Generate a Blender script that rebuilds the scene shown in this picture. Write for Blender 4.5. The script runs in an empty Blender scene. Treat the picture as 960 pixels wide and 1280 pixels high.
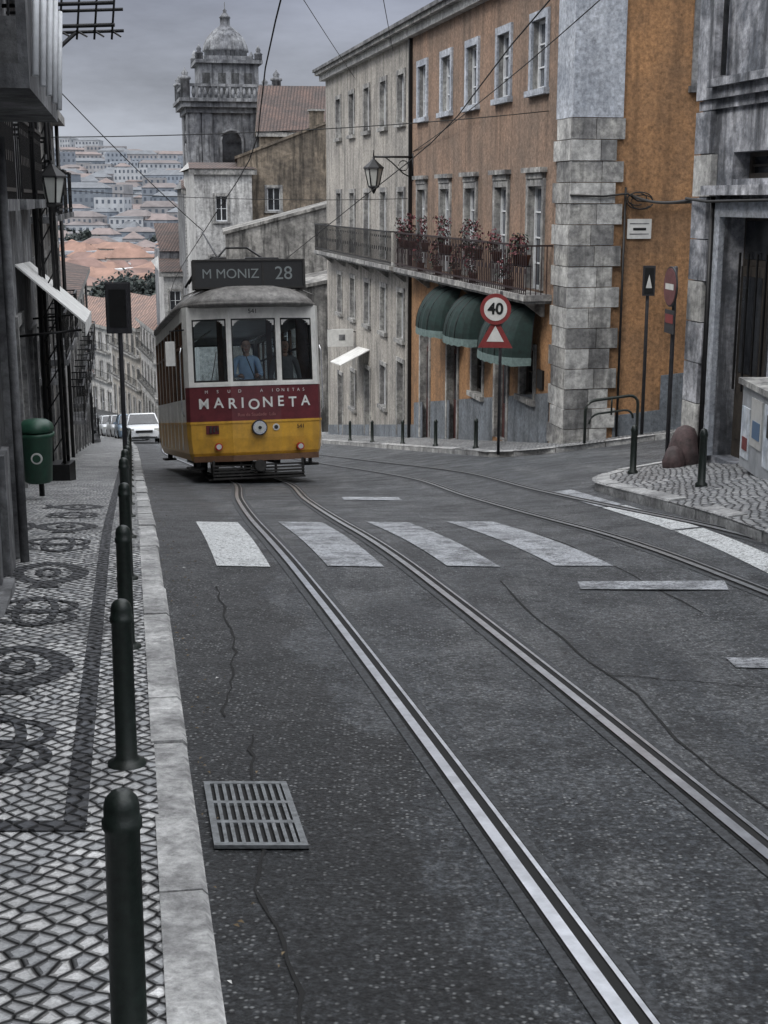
import bpy, bmesh, math, random
from mathutils import Vector, Matrix
random.seed(7)
C=bpy.context
# ------------------------------------------------------------------ helpers
class MB:
    def __init__(s,T=None):
        s.v=[];s.f=[];s.m=[];s.mats=[];s.T=T;s.sm=[]
    def mi(s,mat):
        if mat not in s.mats: s.mats.append(mat)
        return s.mats.index(mat)
    def P(s,p):
        return Vector(s.T(*p)) if s.T else Vector(p)
    def poly(s,pts,mat,smooth=False):
        b=len(s.v); s.v+= [s.P(p) for p in pts]
        s.f.append(tuple(range(b,b+len(pts)))); s.m.append(s.mi(mat)); s.sm.append(smooth)
    def hexa(s,p,mat):
        b=len(s.v); s.v+=[s.P(q) for q in p]
        for f in ((0,3,2,1),(4,5,6,7),(0,1,5,4),(1,2,6,5),(2,3,7,6),(3,0,4,7)):
            s.f.append(tuple(b+i for i in f)); s.m.append(s.mi(mat)); s.sm.append(False)
    def box(s,x0,x1,y0,y1,z0,z1,mat):
        s.hexa([(x0,y0,z0),(x1,y0,z0),(x1,y1,z0),(x0,y1,z0),(x0,y0,z1),(x1,y0,z1),(x1,y1,z1),(x0,y1,z1)],mat)
    def loft(s,rings,mat,closed=True,cap=True,smooth=True):
        b=len(s.v);n=len(rings[0])
        for r in rings: s.v+=[s.P(p) for p in r]
        for i in range(len(rings)-1):
            for j in range(n if closed else n-1):
                k=(j+1)%n
                s.f.append((b+i*n+j,b+i*n+k,b+(i+1)*n+k,b+(i+1)*n+j)); s.m.append(s.mi(mat)); s.sm.append(smooth)
        if cap:
            s.f.append(tuple(b+j for j in range(n))[::-1]); s.m.append(s.mi(mat)); s.sm.append(False)
            o=b+(len(rings)-1)*n
            s.f.append(tuple(o+j for j in range(n))); s.m.append(s.mi(mat)); s.sm.append(False)
    def rev(s,prof,c,mat,n=16,smooth=True,sx=1,sy=1,rot=0):
        s.loft([[(c[0]+r*sx*math.cos(rot+2*math.pi*k/n),c[1]+r*sy*math.sin(rot+2*math.pi*k/n),c[2]+z) for k in range(n)] for r,z in prof],mat,True,True,smooth)
    def tube(s,pts,r,mat,n=6,smooth=True):
        pts=[Vector(s.T(*p)) if s.T else Vector(p) for p in pts]
        rr=r if isinstance(r,(list,tuple)) else [r]*len(pts)
        T=s.T; s.T=None; rings=[]
        for i,p in enumerate(pts):
            d=(pts[min(i+1,len(pts)-1)]-pts[max(i-1,0)])
            if d.length<1e-6: d=Vector((0,0,1))
            d.normalize()
            a=Vector((0,0,1)) if abs(d.z)<.9 else Vector((1,0,0))
            e1=d.cross(a).normalized(); e2=d.cross(e1)
            rings.append([p+(e1*math.cos(2*math.pi*k/n)+e2*math.sin(2*math.pi*k/n))*rr[i] for k in range(n)])
        s.loft(rings,mat,True,True,smooth); s.T=T

def mk(name,mb,parent=None,off=Vector((0,0,0)),recalc=True):
    me=bpy.data.meshes.new(name)
    me.from_pydata([tuple(v-off) for v in mb.v],[],mb.f)
    for m in mb.mats: me.materials.append(m)
    for i,p in enumerate(me.polygons):
        p.material_index=mb.m[i]; p.use_smooth=mb.sm[i]
    me.update()
    if recalc:
        bm=bmesh.new(); bm.from_mesh(me); bmesh.ops.recalc_face_normals(bm,faces=bm.faces[:]); bm.to_mesh(me); bm.free()
    o=bpy.data.objects.new(name,me); C.scene.collection.objects.link(o)
    if parent: o.parent=parent
    return o
def empty(name,loc=(0,0,0)):
    e=bpy.data.objects.new(name,None); e.empty_display_size=.2; C.scene.collection.objects.link(e); e.location=loc
    return e
def group(name,loc,parts):
    e=empty(name,loc)
    for n,mb in parts:
        if mb.v: mk(n,mb,e,Vector(loc))
    return e
def single(name,mb,loc=(0,0,0)):
    o=mk(name,mb,None,Vector(loc)); o.location=loc; return o

# ------------------------------------------------------------------ materials
def newmat(name):
    m=bpy.data.materials.new(name); m.use_nodes=True; nt=m.node_tree
    b=nt.nodes['Principled BSDF']; return m,nt,b
def N(nt,t,**k):
    n=nt.nodes.new(t)
    for a,v in k.items(): setattr(n,a,v)
    return n
def rgb(c): return (c[0],c[1],c[2],1)
def ramp(nt,inp,stops):
    r=N(nt,'ShaderNodeValToRGB'); e=r.color_ramp.elements
    while len(e)<len(stops): e.new(.5)
    for i,(p,c) in enumerate(stops):
        e[i].position=p; e[i].color=rgb(c) if isinstance(c,tuple) else (c,c,c,1)
    nt.links.new(inp,r.inputs[0]); return r.outputs[0]
def mix(nt,f,a,b,t='MIX'):
    m=N(nt,'ShaderNodeMix',data_type='RGBA',blend_type=t)
    for i,v in ((0,f),(6,a),(7,b)):
        if hasattr(v,'links'): nt.links.new(v,m.inputs[i])
        elif i==0: m.inputs[0].default_value=v
        else: m.inputs[i].default_value=rgb(v)
    return m.outputs[2]
def noise(nt,vec,scale,detail=5,rough=.6,mapscale=None):
    n=N(nt,'ShaderNodeTexNoise'); n.inputs['Scale'].default_value=scale; n.inputs['Detail'].default_value=detail; n.inputs['Roughness'].default_value=rough
    if mapscale:
        mp=N(nt,'ShaderNodeMapping'); mp.inputs['Scale'].default_value=mapscale; nt.links.new(vec,mp.inputs[0]); vec=mp.outputs[0]
    nt.links.new(vec,n.inputs['Vector']); return n.outputs['Fac']
def bump(nt,b,h,st,dist=.02):
    bp=N(nt,'ShaderNodeBump'); bp.inputs['Strength'].default_value=st; bp.inputs['Distance'].default_value=dist
    nt.links.new(h,bp.inputs['Height']); nt.links.new(bp.outputs[0],b.inputs['Normal'])
def plaster(name,col,dirt,amt=.6,streak=.7,rough=.9,fine=18,blotch=.6):
    m,nt,b=newmat(name); tc=N(nt,'ShaderNodeTexCoord').outputs['Object']
    n1=noise(nt,tc,blotch,8,.7); n2=noise(nt,tc,1.6,6,.65,(2.2,2.2,.22)); n3=noise(nt,tc,fine,6,.7); n4=noise(nt,tc,blotch*3.7,6,.7)
    f1=ramp(nt,n1,[(.38,0.),(.6,amt)]); c=mix(nt,f1,col,dirt)
    c=mix(nt,ramp(nt,n4,[(.5,0.),(.68,amt*.7)]),c,tuple(x*.7 for x in dirt))
    f2=ramp(nt,n2,[(.46,0.),(.64,streak)]); c=mix(nt,f2,c,tuple(x*.4 for x in dirt))
    f3=ramp(nt,n3,[(.3,.52),(.7,1.4)]); c=mix(nt,1.,c,f3,'MULTIPLY')
    nt.links.new(c,b.inputs['Base Color']); b.inputs['Roughness'].default_value=rough
    bump(nt,b,n3,.45,.03); return m
def simple(name,col,rough=.5,metal=0,var=.25,scale=12,bmp=.1,dirt=None,damt=.75):
    m,nt,b=newmat(name); tc=N(nt,'ShaderNodeTexCoord').outputs['Object']
    n=noise(nt,tc,scale,6,.65); f=ramp(nt,n,[(.3,1-var),(.7,1+var)])
    c=mix(nt,1.,col,f,'MULTIPLY')
    if dirt:
        d=noise(nt,tc,3,6,.7,(1,1,.4)); c=mix(nt,ramp(nt,d,[(.48,0.),(.72,damt)]),c,dirt)
    nt.links.new(c,b.inputs['Base Color']); b.inputs['Roughness'].default_value=rough; b.inputs['Metallic'].default_value=metal
    if bmp: bump(nt,b,n,bmp,.01)
    return m
def tiles(name,col,dark,scale=1.):
    m,nt,b=newmat(name); tc=N(nt,'ShaderNodeTexCoord').outputs['Object']
    n=noise(nt,tc,.8,6,.7); n2=noise(nt,tc,9,3,.6)
    w=N(nt,'ShaderNodeTexWave',bands_direction='X'); w.inputs['Scale'].default_value=1.4*scale; w.inputs['Distortion'].default_value=.4; nt.links.new(tc,w.inputs[0])
    c=mix(nt,ramp(nt,n,[(.35,0.),(.65,1.)]),col,dark); c=mix(nt,1.,c,ramp(nt,w.outputs[1],[(0,.45),(.6,1.15)]),'MULTIPLY'); c=mix(nt,1.,c,ramp(nt,n2,[(.3,.5),(.7,1.4)]),'MULTIPLY')
    nt.links.new(c,b.inputs['Base Color']); b.inputs['Roughness'].default_value=.9; bump(nt,b,w.outputs[1],.5,.05); return m
def glassy(name,col=(.03,.035,.045),rough=.08,var=1.):
    m,nt,b=newmat(name); tc=N(nt,'ShaderNodeTexCoord').outputs['Object']
    n=noise(nt,tc,1.3,4,.7); c=mix(nt,ramp(nt,n,[(.4,0.),(.65,.5*var)]),col,(.2,.22,.25))  # pale reflections put as noise patches into the glass colour
    nt.links.new(c,b.inputs['Base Color']); b.inputs['Roughness'].default_value=rough; return m
def seeglass(name):
    m,nt,b=newmat(name); nt.nodes.remove(b); out=[n for n in nt.nodes if n.type=='OUTPUT_MATERIAL'][0]
    t=N(nt,'ShaderNodeBsdfTransparent'); t.inputs[0].default_value=(.66,.72,.74,1)
    g=N(nt,'ShaderNodeBsdfGlossy'); g.inputs['Roughness'].default_value=.03; g.inputs[0].default_value=(.9,.95,1,1)
    fr=N(nt,'ShaderNodeFresnel'); fr.inputs[0].default_value=1.45
    mx=N(nt,'ShaderNodeMixShader'); nt.links.new(fr.outputs[0],mx.inputs[0]); nt.links.new(t.outputs[0],mx.inputs[1]); nt.links.new(g.outputs[0],mx.inputs[2]); nt.links.new(mx.outputs[0],out.inputs[0]); return m
def asphalt():
    m,nt,b=newmat('asphalt'); tc=N(nt,'ShaderNodeTexCoord').outputs['Object']
    big=noise(nt,tc,.5,8,.72); mid=noise(nt,tc,1.9,8,.78)
    lon=noise(nt,tc,1.1,6,.65,(2.4,.3,1.))
    # distance from the gutter line: damp, dirty strip that fades out with noise
    sx=N(nt,'ShaderNodeSeparateXYZ'); nt.links.new(tc,sx.inputs[0])
    ma=N(nt,'ShaderNodeMath',operation='MULTIPLY_ADD'); nt.links.new(sx.outputs[1],ma.inputs[0]); ma.inputs[1].default_value=.1875; nt.links.new(sx.outputs[0],ma.inputs[2])
    md=noise(nt,tc,1.4,7,.7,(1,.45,1)); mb_=N(nt,'ShaderNodeMath',operation='MULTIPLY_ADD'); nt.links.new(md,mb_.inputs[0]); mb_.inputs[1].default_value=-1.9; nt.links.new(ma.outputs[0],mb_.inputs[2])
    gut=ramp(nt,mb_.outputs[0],[(0.,1.),(.08,0.)])
    v=N(nt,'ShaderNodeTexVoronoi'); v.inputs['Scale'].default_value=55; nt.links.new(tc,v.inputs[0])
    grain=noise(nt,tc,36,8,.85)
    c=mix(nt,ramp(nt,big,[(.4,0.),(.58,1.)]),(.028,.032,.037),(.075,.082,.089))
    c=mix(nt,ramp(nt,lon,[(.47,.0),(.64,.8)]),c,(.105,.11,.114))
    c=mix(nt,ramp(nt,mid,[(.46,.0),(.6,.8)]),c,(.022,.024,.027))
    c=mix(nt,mix(nt,1.,gut,(.78,.78,.78),'MULTIPLY'),c,(.017,.018,.019))
    c=mix(nt,1.,c,ramp(nt,grain,[(.37,.06),(.5,.8),(.62,3.1)]),'MULTIPLY')
    sep=N(nt,'ShaderNodeSeparateColor'); nt.links.new(v.outputs['Color'],sep.inputs[0])
    sp=ramp(nt,sep.outputs[0],[(.72,0.),(.84,1.)]); sp2=mix(nt,1.,sp,ramp(nt,v.outputs['Distance'],[(.2,1.),(.5,0.)]),'MULTIPLY')
    sp2=mix(nt,1.,sp2,ramp(nt,noise(nt,tc,1.3,5,.7),[(.35,.35),(.6,1.)]),'MULTIPLY')
    c=mix(nt,sp2,c,(.33,.34,.34))
    nt.links.new(c,b.inputs['Base Color'])
    nt.links.new(ramp(nt,mid,[(.3,.3),(.7,.7)]),b.inputs['Roughness'])
    h=mix(nt,.5,grain,v.outputs['Distance']); bump(nt,b,h,1.,.025); return m
def cobble(name,c1,c2,joint,scale=15,rot=.6,rand=.45,bstr=.9):
    m,nt,b=newmat(name); tc=N(nt,'ShaderNodeTexCoord').outputs['Object']
    mp=N(nt,'ShaderNodeMapping'); mp.inputs['Rotation'].default_value=(0,0,rot); nt.links.new(tc,mp.inputs[0])
    dn=N(nt,'ShaderNodeTexNoise'); dn.inputs['Scale'].default_value=1.1; nt.links.new(mp.outputs[0],dn.inputs['Vector'])
    ad=N(nt,'ShaderNodeVectorMath',operation='MULTIPLY_ADD'); nt.links.new(dn.outputs['Color'],ad.inputs[0]); ad.inputs[1].default_value=(.2,.2,0); nt.links.new(mp.outputs[0],ad.inputs[2])
    vec=ad.outputs[0]
    e=N(nt,'ShaderNodeTexVoronoi',voronoi_dimensions='2D',feature='DISTANCE_TO_EDGE'); f=N(nt,'ShaderNodeTexVoronoi',voronoi_dimensions='2D')
    for q in (e,f):
        q.inputs['Scale'].default_value=scale; q.inputs['Randomness'].default_value=rand; nt.links.new(vec,q.inputs[0])
    sep=N(nt,'ShaderNodeSeparateColor'); nt.links.new(f.outputs['Color'],sep.inputs[0])
    big=noise(nt,tc,1.2,6,.7); fn=noise(nt,tc,70,4,.7)
    c=mix(nt,sep.outputs[0],c1,c2)
    c=mix(nt,1.,c,ramp(nt,big,[(.3,.5),(.65,1.2)]),'MULTIPLY'); c=mix(nt,1.,c,ramp(nt,fn,[(.3,.65),(.7,1.3)]),'MULTIPLY')
    c=mix(nt,ramp(nt,e.outputs['Distance'],[(.05,1.),(.15,0.)]),c,joint)
    nt.links.new(c,b.inputs['Base Color']); b.inputs['Roughness'].default_value=.5
    bump(nt,b,ramp(nt,e.outputs['Distance'],[(0.,0.),(.25,1.)]),bstr,.03); return m
def paint(name,worn=.5,col=(.72,.74,.74)):
    m,nt,b=newmat(name); tc=N(nt,'ShaderNodeTexCoord').outputs['Object']
    n=noise(nt,tc,3.2,10,.8); n2=noise(nt,tc,38,6,.85)
    c=mix(nt,ramp(nt,n,[(worn-.1,1.),(worn+.08,0.)]),col,(.07,.074,.08)); c=mix(nt,ramp(nt,n2,[(.5,0.),(.58,.9)]),c,(.05,.053,.056))
    nt.links.new(c,b.inputs['Base Color']); b.inputs['Roughness'].default_value=.6; bump(nt,b,n2,.8,.015); return m

M={}
M['asph']=asphalt()
M['cob']=cobble('limestone_cobbles',(.66,.66,.65),(.3,.31,.32),(.02,.02,.02),15,.62,.4)
M['cob2']=cobble('limestone_cobbles_right',(.5,.5,.5),(.22,.23,.24),(.03,.03,.03),13,.2,.5)
M['bas']=cobble('basalt_cobbles',(.085,.09,.1),(.032,.034,.038),(.012,.012,.012),15,.62,.4)
M['kerb']=plaster('kerb_stone',(.56,.56,.55),(.19,.19,.19),.8,.3,.7,22,2.2)
M['steel']=simple('polished_rail',(.66,.68,.71),.3,1,.25,9,.08)
M['railside']=simple('worn_rail',(.34,.35,.36),.4,.9,.3,20,.2)
M['groove']=simple('rail_groove',(.01,.01,.01),.9,0,.2)
M['bed']=simple('track_patch',(.04,.043,.047),.7,0,.9,38,.9)
M['paint']=paint('road_paint',.38); M['paintw']=paint('worn_road_paint',.46,(.5,.52,.55))
M['orange']=plaster('ochre_render',(.38,.205,.095),(.235,.14,.078),.8,.45,.9,14,.6)
M['salmon']=plaster('salmon_render',(.305,.2,.14),(.195,.145,.112),.8,.55,.9,14,.5)
M['beige']=plaster('cream_render',(.46,.43,.385),(.24,.23,.215),.7,.6,.9,14,.5)
M['stone']=plaster('limestone',(.46,.455,.43),(.15,.15,.155),.85,.65,.85,9,1.4)
M['stoneb']=plaster('limestone_light',(.56,.56,.54),(.26,.26,.26),.7,.4,.85,9,1.4); M['stonec']=plaster('limestone_dark',(.3,.3,.29),(.11,.11,.115),.85,.65,.85,9,1.4)
M['stonel']=plaster('painted_stone',(.5,.53,.58),(.27,.3,.35),.7,.35,.85,12,.8)
M['rstone']=plaster('weathered_stone',(.56,.57,.61),(.10,.11,.13),.95,.9,.85,7,1.3)
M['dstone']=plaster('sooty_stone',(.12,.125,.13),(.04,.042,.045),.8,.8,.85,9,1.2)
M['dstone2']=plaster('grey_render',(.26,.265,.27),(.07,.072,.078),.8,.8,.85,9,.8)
M['dado']=plaster('blue_grey_dado',(.2,.225,.255),(.1,.11,.12),.6,.5,.85,12,.8)
M['gwall']=plaster('bare_grey_wall',(.32,.31,.29),(.085,.083,.08),.9,.95,.9,4,.4)
M['tan']=plaster('tan_wall',(.28,.23,.175),(.09,.078,.065),.9,.85,.9,4,.35)
M['white']=plaster('white_render',(.55,.55,.54),(.24,.24,.24),.6,.6,.9,5,.3)
M['church']=plaster('church_stone',(.30,.31,.325),(.09,.095,.11),.85,.85,.9,3,.4)
M['tile']=tiles('clay_tiles',(.095,.06,.05),(.045,.036,.034)); M['tilef']=tiles('old_clay_tiles',(.22,.14,.11),(.12,.085,.075),.6)
M['glass']=glassy('window_glass'); M['glassd']=glassy('dark_window',(.012,.013,.016),.12,.3)
M['wframe']=simple('white_window_frame',(.66,.68,.7),.5,0,.15)
M['iron']=simple('black_iron',(.016,.016,.017),.45,.5,.3)
M['redfr']=simple('rusty_red_iron',(.03,.016,.017),.5,.2,.3)
M['gdoor']=simple('dark_timber',(.045,.038,.032),.6,0,.5,8,.3); M['rdoor']=simple('red_door',(.075,.03,.028),.6,0,.3,8)
M['canvas']=simple('green_canvas',(.006,.02,.018),.85,0,.5,6,.2); M['valance']=simple('awning_valance',(.12,.17,.165),.8,0,.3)
M['wcanvas']=simple('white_canvas',(.6,.6,.58),.8,0,.2,4)
M['boll']=simple('bollard_green_black',(.01,.016,.013),.4,.1,.5,30,.25,(.04,.04,.035),.5)
M['yel']=simple('tram_yellow',(.62,.34,.045),.34,0,.18,6,.02,(.28,.16,.05),.55)
M['cream']=simple('tram_cream',(.72,.71,.67),.38,0,.12,6,.02,(.34,.33,.31),.6)
M['red']=simple('tram_red_panel',(.115,.02,.025),.4,0,.25,6,.02)
M['troof']=plaster('tram_roof',(.25,.24,.225),(.09,.085,.08),.7,.4,.6,10,1.5)
M['tdark']=simple('tram_underframe',(.03,.028,.026),.6,.3,.4,12,.2); M['wood']=simple('tram_wood',(.12,.06,.03),.5,0,.3,8)
M['sg']=seeglass('tram_glass'); M['chrome']=simple('chrome',(.7,.7,.7),.2,1,.05)
M['wtext']=simple('white_lettering',(.7,.7,.67),.5,0,.1,5,0); M['black']=simple('black_panel',(.012,.012,.012),.35,0,.2)
M['redl']=simple('red_lamp',(.4,.03,.02),.2,0,.1); M['lens']=simple('lamp_lens',(.5,.51,.48),.12,0,.1,5,0)
M['skin']=simple('skin',(.48,.29,.21),.6,0,.08,8,0); M['hair']=simple('hair',(.05,.035,.025),.7,0,.3,40,.3); M['shirt']=simple('blue_shirt',(.45,.6,.8),.8,0,.12,10,.2); M['trous']=simple('navy_trousers',(.03,.035,.05),.85,0,.2); M['shirt2']=simple('grey_jacket',(.16,.15,.15),.85,0,.2); M['shoe']=simple('shoe',(.02,.018,.016),.5)
M['bin']=simple('bin_green',(.012,.06,.035),.4,0,.25,10,.05,(.02,.03,.025)); 
M['signw']=simple('sign_white',(.6,.6,.58),.4,0,.12,9,0,(.3,.3,.3),.4); M['signr']=simple('sign_red',(.2,.035,.035),.4,0,.2,9,0); M['signb']=simple('sign_back',(.045,.045,.05),.5,.3,.3)
M['signbl']=simple('sign_blue',(.1,.18,.3),.4,0,.1)
M['leaf']=simple('foliage',(.045,.075,.035),.8,0,.6,3); M['leaf2']=simple('dark_foliage',(.02,.03,.02),.8,0,.6,3); M['leafr']=simple('red_geranium',(.1,.022,.028),.7,0,.5,20); M['terra']=simple('terracotta',(.13,.06,.04),.8,0,.2)
M['rub']=simple('tyre',(.02,.02,.02),.8); M['carw']=simple('car_silver',(.7,.72,.74),.25,.05,.05,5,0); M['carb']=simple('car_blue_grey',(.25,.33,.42),.25,.2,.05,5,0); M['card']=simple('car_dark',(.05,.055,.06),.25,.3,.05,5,0)
M['wire']=simple('cable',(.015,.015,.015),.7)
M['gstone']=plaster('guard_stone',(.09,.055,.055),(.04,.035,.035),.7,.3,.7,14,3)
M['poster']=simple('poster_paper',(.66,.7,.74),.6,0,.4,7,.05,(.16,.25,.36))

# ------------------------------------------------------------------ terrain
def slope(y):
    if y<10: return .0937
    if y<13: return .0937+(y-10)/3*.0663
    if y<90: return .16
    if y<160: return .16-(y-90)/70*.11
    if y<210: return .05-(y-160)/50*.05
    return 0
PT={}; acc=0.; y=0.; PT[0]=0.
for i in range(1,900):
    acc-=slope((i-.5)*.5)*.5; PT[i]=acc
def prof(y):
    if y<0: return -.0937*y
    t=y*2; i=int(t)
    if i>=898: return PT[898]
    return PT[i]+(PT[i+1]-PT[i])*(t-i)
def sst(t): t=max(0,min(1,t)); return t*t*(3-2*t)
def G(x,y):
    z=prof(y); w=x+.19*y
    c=0
    if w>3.3:
        t=min(w,22)-3.3; c=.12*(t*t/4 if t<2 else t-1)
    z+=c*(1-sst((y-60)/40))
    if y>280: z+=sst((y-280)/720)*47+5*math.sin(x/70.)*sst((y-300)/200)
    if y>1300: z-=sst((y-1300)/1200)*60
    return z
def bend(y): return .0015*(y-50)**2 if y>50 else 0
def kx(y):   # left kerb (road edge)
    return .188-.1875*y-bend(y)
def lerp(a,b,t): return a+(b-a)*t

xs=[-3000,-1500,-800,-450,-280,-180,-130,-100,-80,-65,-52,-42,-35,-30]+[-26+.5*i for i in range(100)]+[24,27,32,40,55,80,120,200,400,900,2000,3000]
ys=[-60,-40,-25,-15]+[-8+.5*i for i in range(140)]+[62+2*i for i in range(70)]+[202+10*i for i in range(60)]+[820,900,1000,1150,1300,1500,1800,2200,2800,3600,5000]
mb=MB()
nx=len(xs)
for yy in ys:
    for xx in xs: mb.v.append(Vector((xx,yy,G(xx,yy))))
i0=mb.mi(M['asph'])
M['farg']=simple('far_ground',(.12,.135,.12),.9,0,.5,.05)
i1=mb.mi(M['farg'])
for j in range(len(ys)-1):
    for i in range(nx-1):
        mb.f.append((j*nx+i,j*nx+i+1,(j+1)*nx+i+1,(j+1)*nx+i)); mb.m.append(i1 if ys[j]>200 or abs(xs[i])>60 else i0); mb.sm.append(True)
single('ground',mb)

def dens(pl,step=.5):
    out=[]
    for a,b in zip(pl[:-1],pl[1:]):
        n=max(1,int(math.hypot(b[0]-a[0],b[1]-a[1])/step+.5))
        for k in range(n): out.append((lerp(a[0],b[0],k/n),lerp(a[1],b[1],k/n)))
    out.append(pl[-1]); return out
def strip2(mb,A,B,off,mat,nc=4):
    rows=[[(lerp(a[0],b[0],k/nc),lerp(a[1],b[1],k/nc)) for k in range(nc+1)] for a,b in zip(A,B)]
    b0=len(mb.v)
    for r in rows: mb.v+=[Vector((p[0],p[1],G(*p)+off)) for p in r]
    mi=mb.mi(mat); n=nc+1
    for i in range(len(rows)-1):
        for k in range(nc): mb.f.append((b0+i*n+k,b0+i*n+k+1,b0+(i+1)*n+k+1,b0+(i+1)*n+k)); mb.m.append(mi); mb.sm.append(True)
KH=.11
def kerbline(mb,pl,side,L=.95,w=.16,mat=None):
    mat=mat or M['kerb']
    pts=dens(pl,.1); i=0; step=max(1,int(L/.1))
    def nrm(i):
        a=pts[max(0,i-1)];b=pts[min(len(pts)-1,i+1)]; dx,dy=b[0]-a[0],b[1]-a[1]; l=math.hypot(dx,dy); return (-dy/l*side,dx/l*side)
    while i<len(pts)-1:
        j=min(i+step+random.choice((-2,0,0,1)),len(pts)-1); a=pts[i];b=pts[j]
        if j-i>2: b=(lerp(a[0],b[0],.985),lerp(a[1],b[1],.985))
        na=nrm(i);nb=nrm(j); h=random.uniform(-.01,.01); e=random.uniform(0,.015)
        A=(a[0]+na[0]*e,a[1]+na[1]*e); B=(b[0]+nb[0]*e,b[1]+nb[1]*e)
        A2=(a[0]+na[0]*w,a[1]+na[1]*w); B2=(b[0]+nb[0]*w,b[1]+nb[1]*w)
        bt=[(q[0],q[1],G(*q)-.1) for q in (A,B,B2,A2)]; c=.018
        Ai=(a[0]+na[0]*(e+c),a[1]+na[1]*(e+c)); Bi=(b[0]+nb[0]*(e+c),b[1]+nb[1]*(e+c))
        t0=KH+.008+h
        mb.hexa(bt+[(q[0],q[1],G(*q)+t0-c) for q in (A,B,B2,A2)],mat)
        mb.hexa([(q[0],q[1],G(*q)+t0-c-.002) for q in (A,B,B2,A2)]+[(q[0],q[1],G(*q)+t0) for q in (Ai,Bi,B2,A2)],mat)
        i=j
# left pavement
yy=[-6+.5*i for i in range(320)]
K=[(kx(t)-.15,t) for t in yy]; W=[(kx(t)-4.2,t) for t in yy]
mb=MB(); strip2(mb,K,W,KH,M['cob'],8); single('pavement',mb)
mb=MB(); kerbline(mb,[(kx(t),t) for t in [-5]+list(range(0,50,4))+list(range(50,140,10))],1); single('kerb',mb)
# right pavement (near)
RK=[(3.9,4.),(3.45,7.5),(3.15,10.9),(3.0,12.8),(2.78,15.6),(2.68,16.9),(2.74,17.7),(3.0,18.35),(3.5,18.85),(4.4,19.2),(9,20.2),(20,22.6)]
RW=[(7.6,4.),(6.9,7.5),(6.1,10.9),(5.7,12.8),(5.1,15.6),(4.8,16.9),(4.7,17.7),(4.7,18.1),(4.75,18.4),(5.,18.5),(9,19.3),(20,21.7)]
A=[];B=[]
for (a,b,c,d) in zip(RK[:-1],RK[1:],RW[:-1],RW[1:]):
    n=max(2,int(math.hypot(b[0]-a[0],b[1]-a[1])/.4))
    for k in range(n): A.append((lerp(a[0],b[0],k/n),lerp(a[1],b[1],k/n)));B.append((lerp(c[0],d[0],k/n),lerp(c[1],d[1],k/n)))
mb=MB(); strip2(mb,A,B,KH,M['cob2'],6); single('pavement',mb)
mb=MB(); kerbline(mb,RK,-1,.9,.2); single('kerb',mb)
FK=[(7.95-.2144*t,t) for t in range(72,28,-2)]+[(1.95,28.0),(2.05,27.2),(2.4,26.4),(2.95,25.95),(3.7,25.85),(4.6,26.),(15,28.2),(22,29.7)]
FW=[(9.9-.2144*t,t) for t in range(72,28,-2)]+[(3.95,28.0),(4.0,27.4),(4.05,27.2),(4.1,27.15),(4.2,27.2),(4.7,27.4),(15,29.7),(22,31.2)]
A=[];B=[]
for (a,b,c,d) in zip(FK[:-1],FK[1:],FW[:-1],FW[1:]):
    n=max(2,int(math.hypot(b[0]-a[0],b[1]-a[1])/.5))
    for k in range(n): A.append((lerp(a[0],b[0],k/n),lerp(a[1],b[1],k/n)));B.append((lerp(c[0],d[0],k/n),lerp(c[1],d[1],k/n)))
mb=MB(); strip2(mb,A,B,KH,M['cob2'],5); single('pavement',mb)
mb=MB(); kerbline(mb,FK,1,.9,.2); single('kerb',mb)

# calcada pattern
mb=MB()
def pav(pts,z=KH+.004):
    mb.poly([(kx(p[1])+p[0],p[1],G(kx(p[1])+p[0],p[1])+z) for p in pts],M['bas'])
def band(pl,w,z=KH+.004,closed=False):
    n=len(pl)
    L=[];R=[]
    for i in range(n):
        a=pl[(i-1)%n] if closed else pl[max(0,i-1)]; b=pl[(i+1)%n] if closed else pl[min(n-1,i+1)]
        dx,dy=b[0]-a[0],b[1]-a[1]; l=math.hypot(dx,dy) or 1; nxn,nyn=-dy/l*w/2,dx/l*w/2
        L.append((pl[i][0]+nxn,pl[i][1]+nyn)); R.append((pl[i][0]-nxn,pl[i][1]-nyn))
    for i in range(n if closed else n-1):
        k=(i+1)%n; pav([L[i],L[k],R[k],R[i]],z)
band([(-.45,4.5)]+[(-.45,t*.5) for t in range(10,60)],.085)
band([(-.41,4.45),(-.8,4.45),(-1.3,4.48)],.1,KH+.0065)
def ring(cy,a,b,w,k=2.6,z=KH+.004,c=-.84):
    pl=[]
    for i in range(36):
        t=2*math.pi*i/36; ct,st=math.cos(t),math.sin(t)
        pl.append((c+a*math.copysign(abs(ct)**(2/k),ct),cy+b*math.copysign(abs(st)**(2/k),st)))
    band(pl,w,z,True)
for i in range(8):
    cy=5.15+i*1.38
    if i%2==1:
        ring(cy+.25,.24,.40,.12,1.6); ring(cy+.25,.07,.16,.05,2,KH+.0065)
        pav([(-.89,cy-.17),(-.79,cy-.17),(-.72,cy-.32),(-.96,cy-.32)],KH+.0065)
        band([(-1.2,cy-.1),(-1.14,cy+.25),(-1.2,cy+.6)],.07,KH+.0065)
    else:
        ring(cy+.1,.24,.2,.055,2.2); ring(cy+.42,.24,.2,.055,2.2,KH+.0065); ring(cy+.26,.12,.42,.05,2.2,KH+.009)
single('pavement_basalt_pattern',mb)

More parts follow.
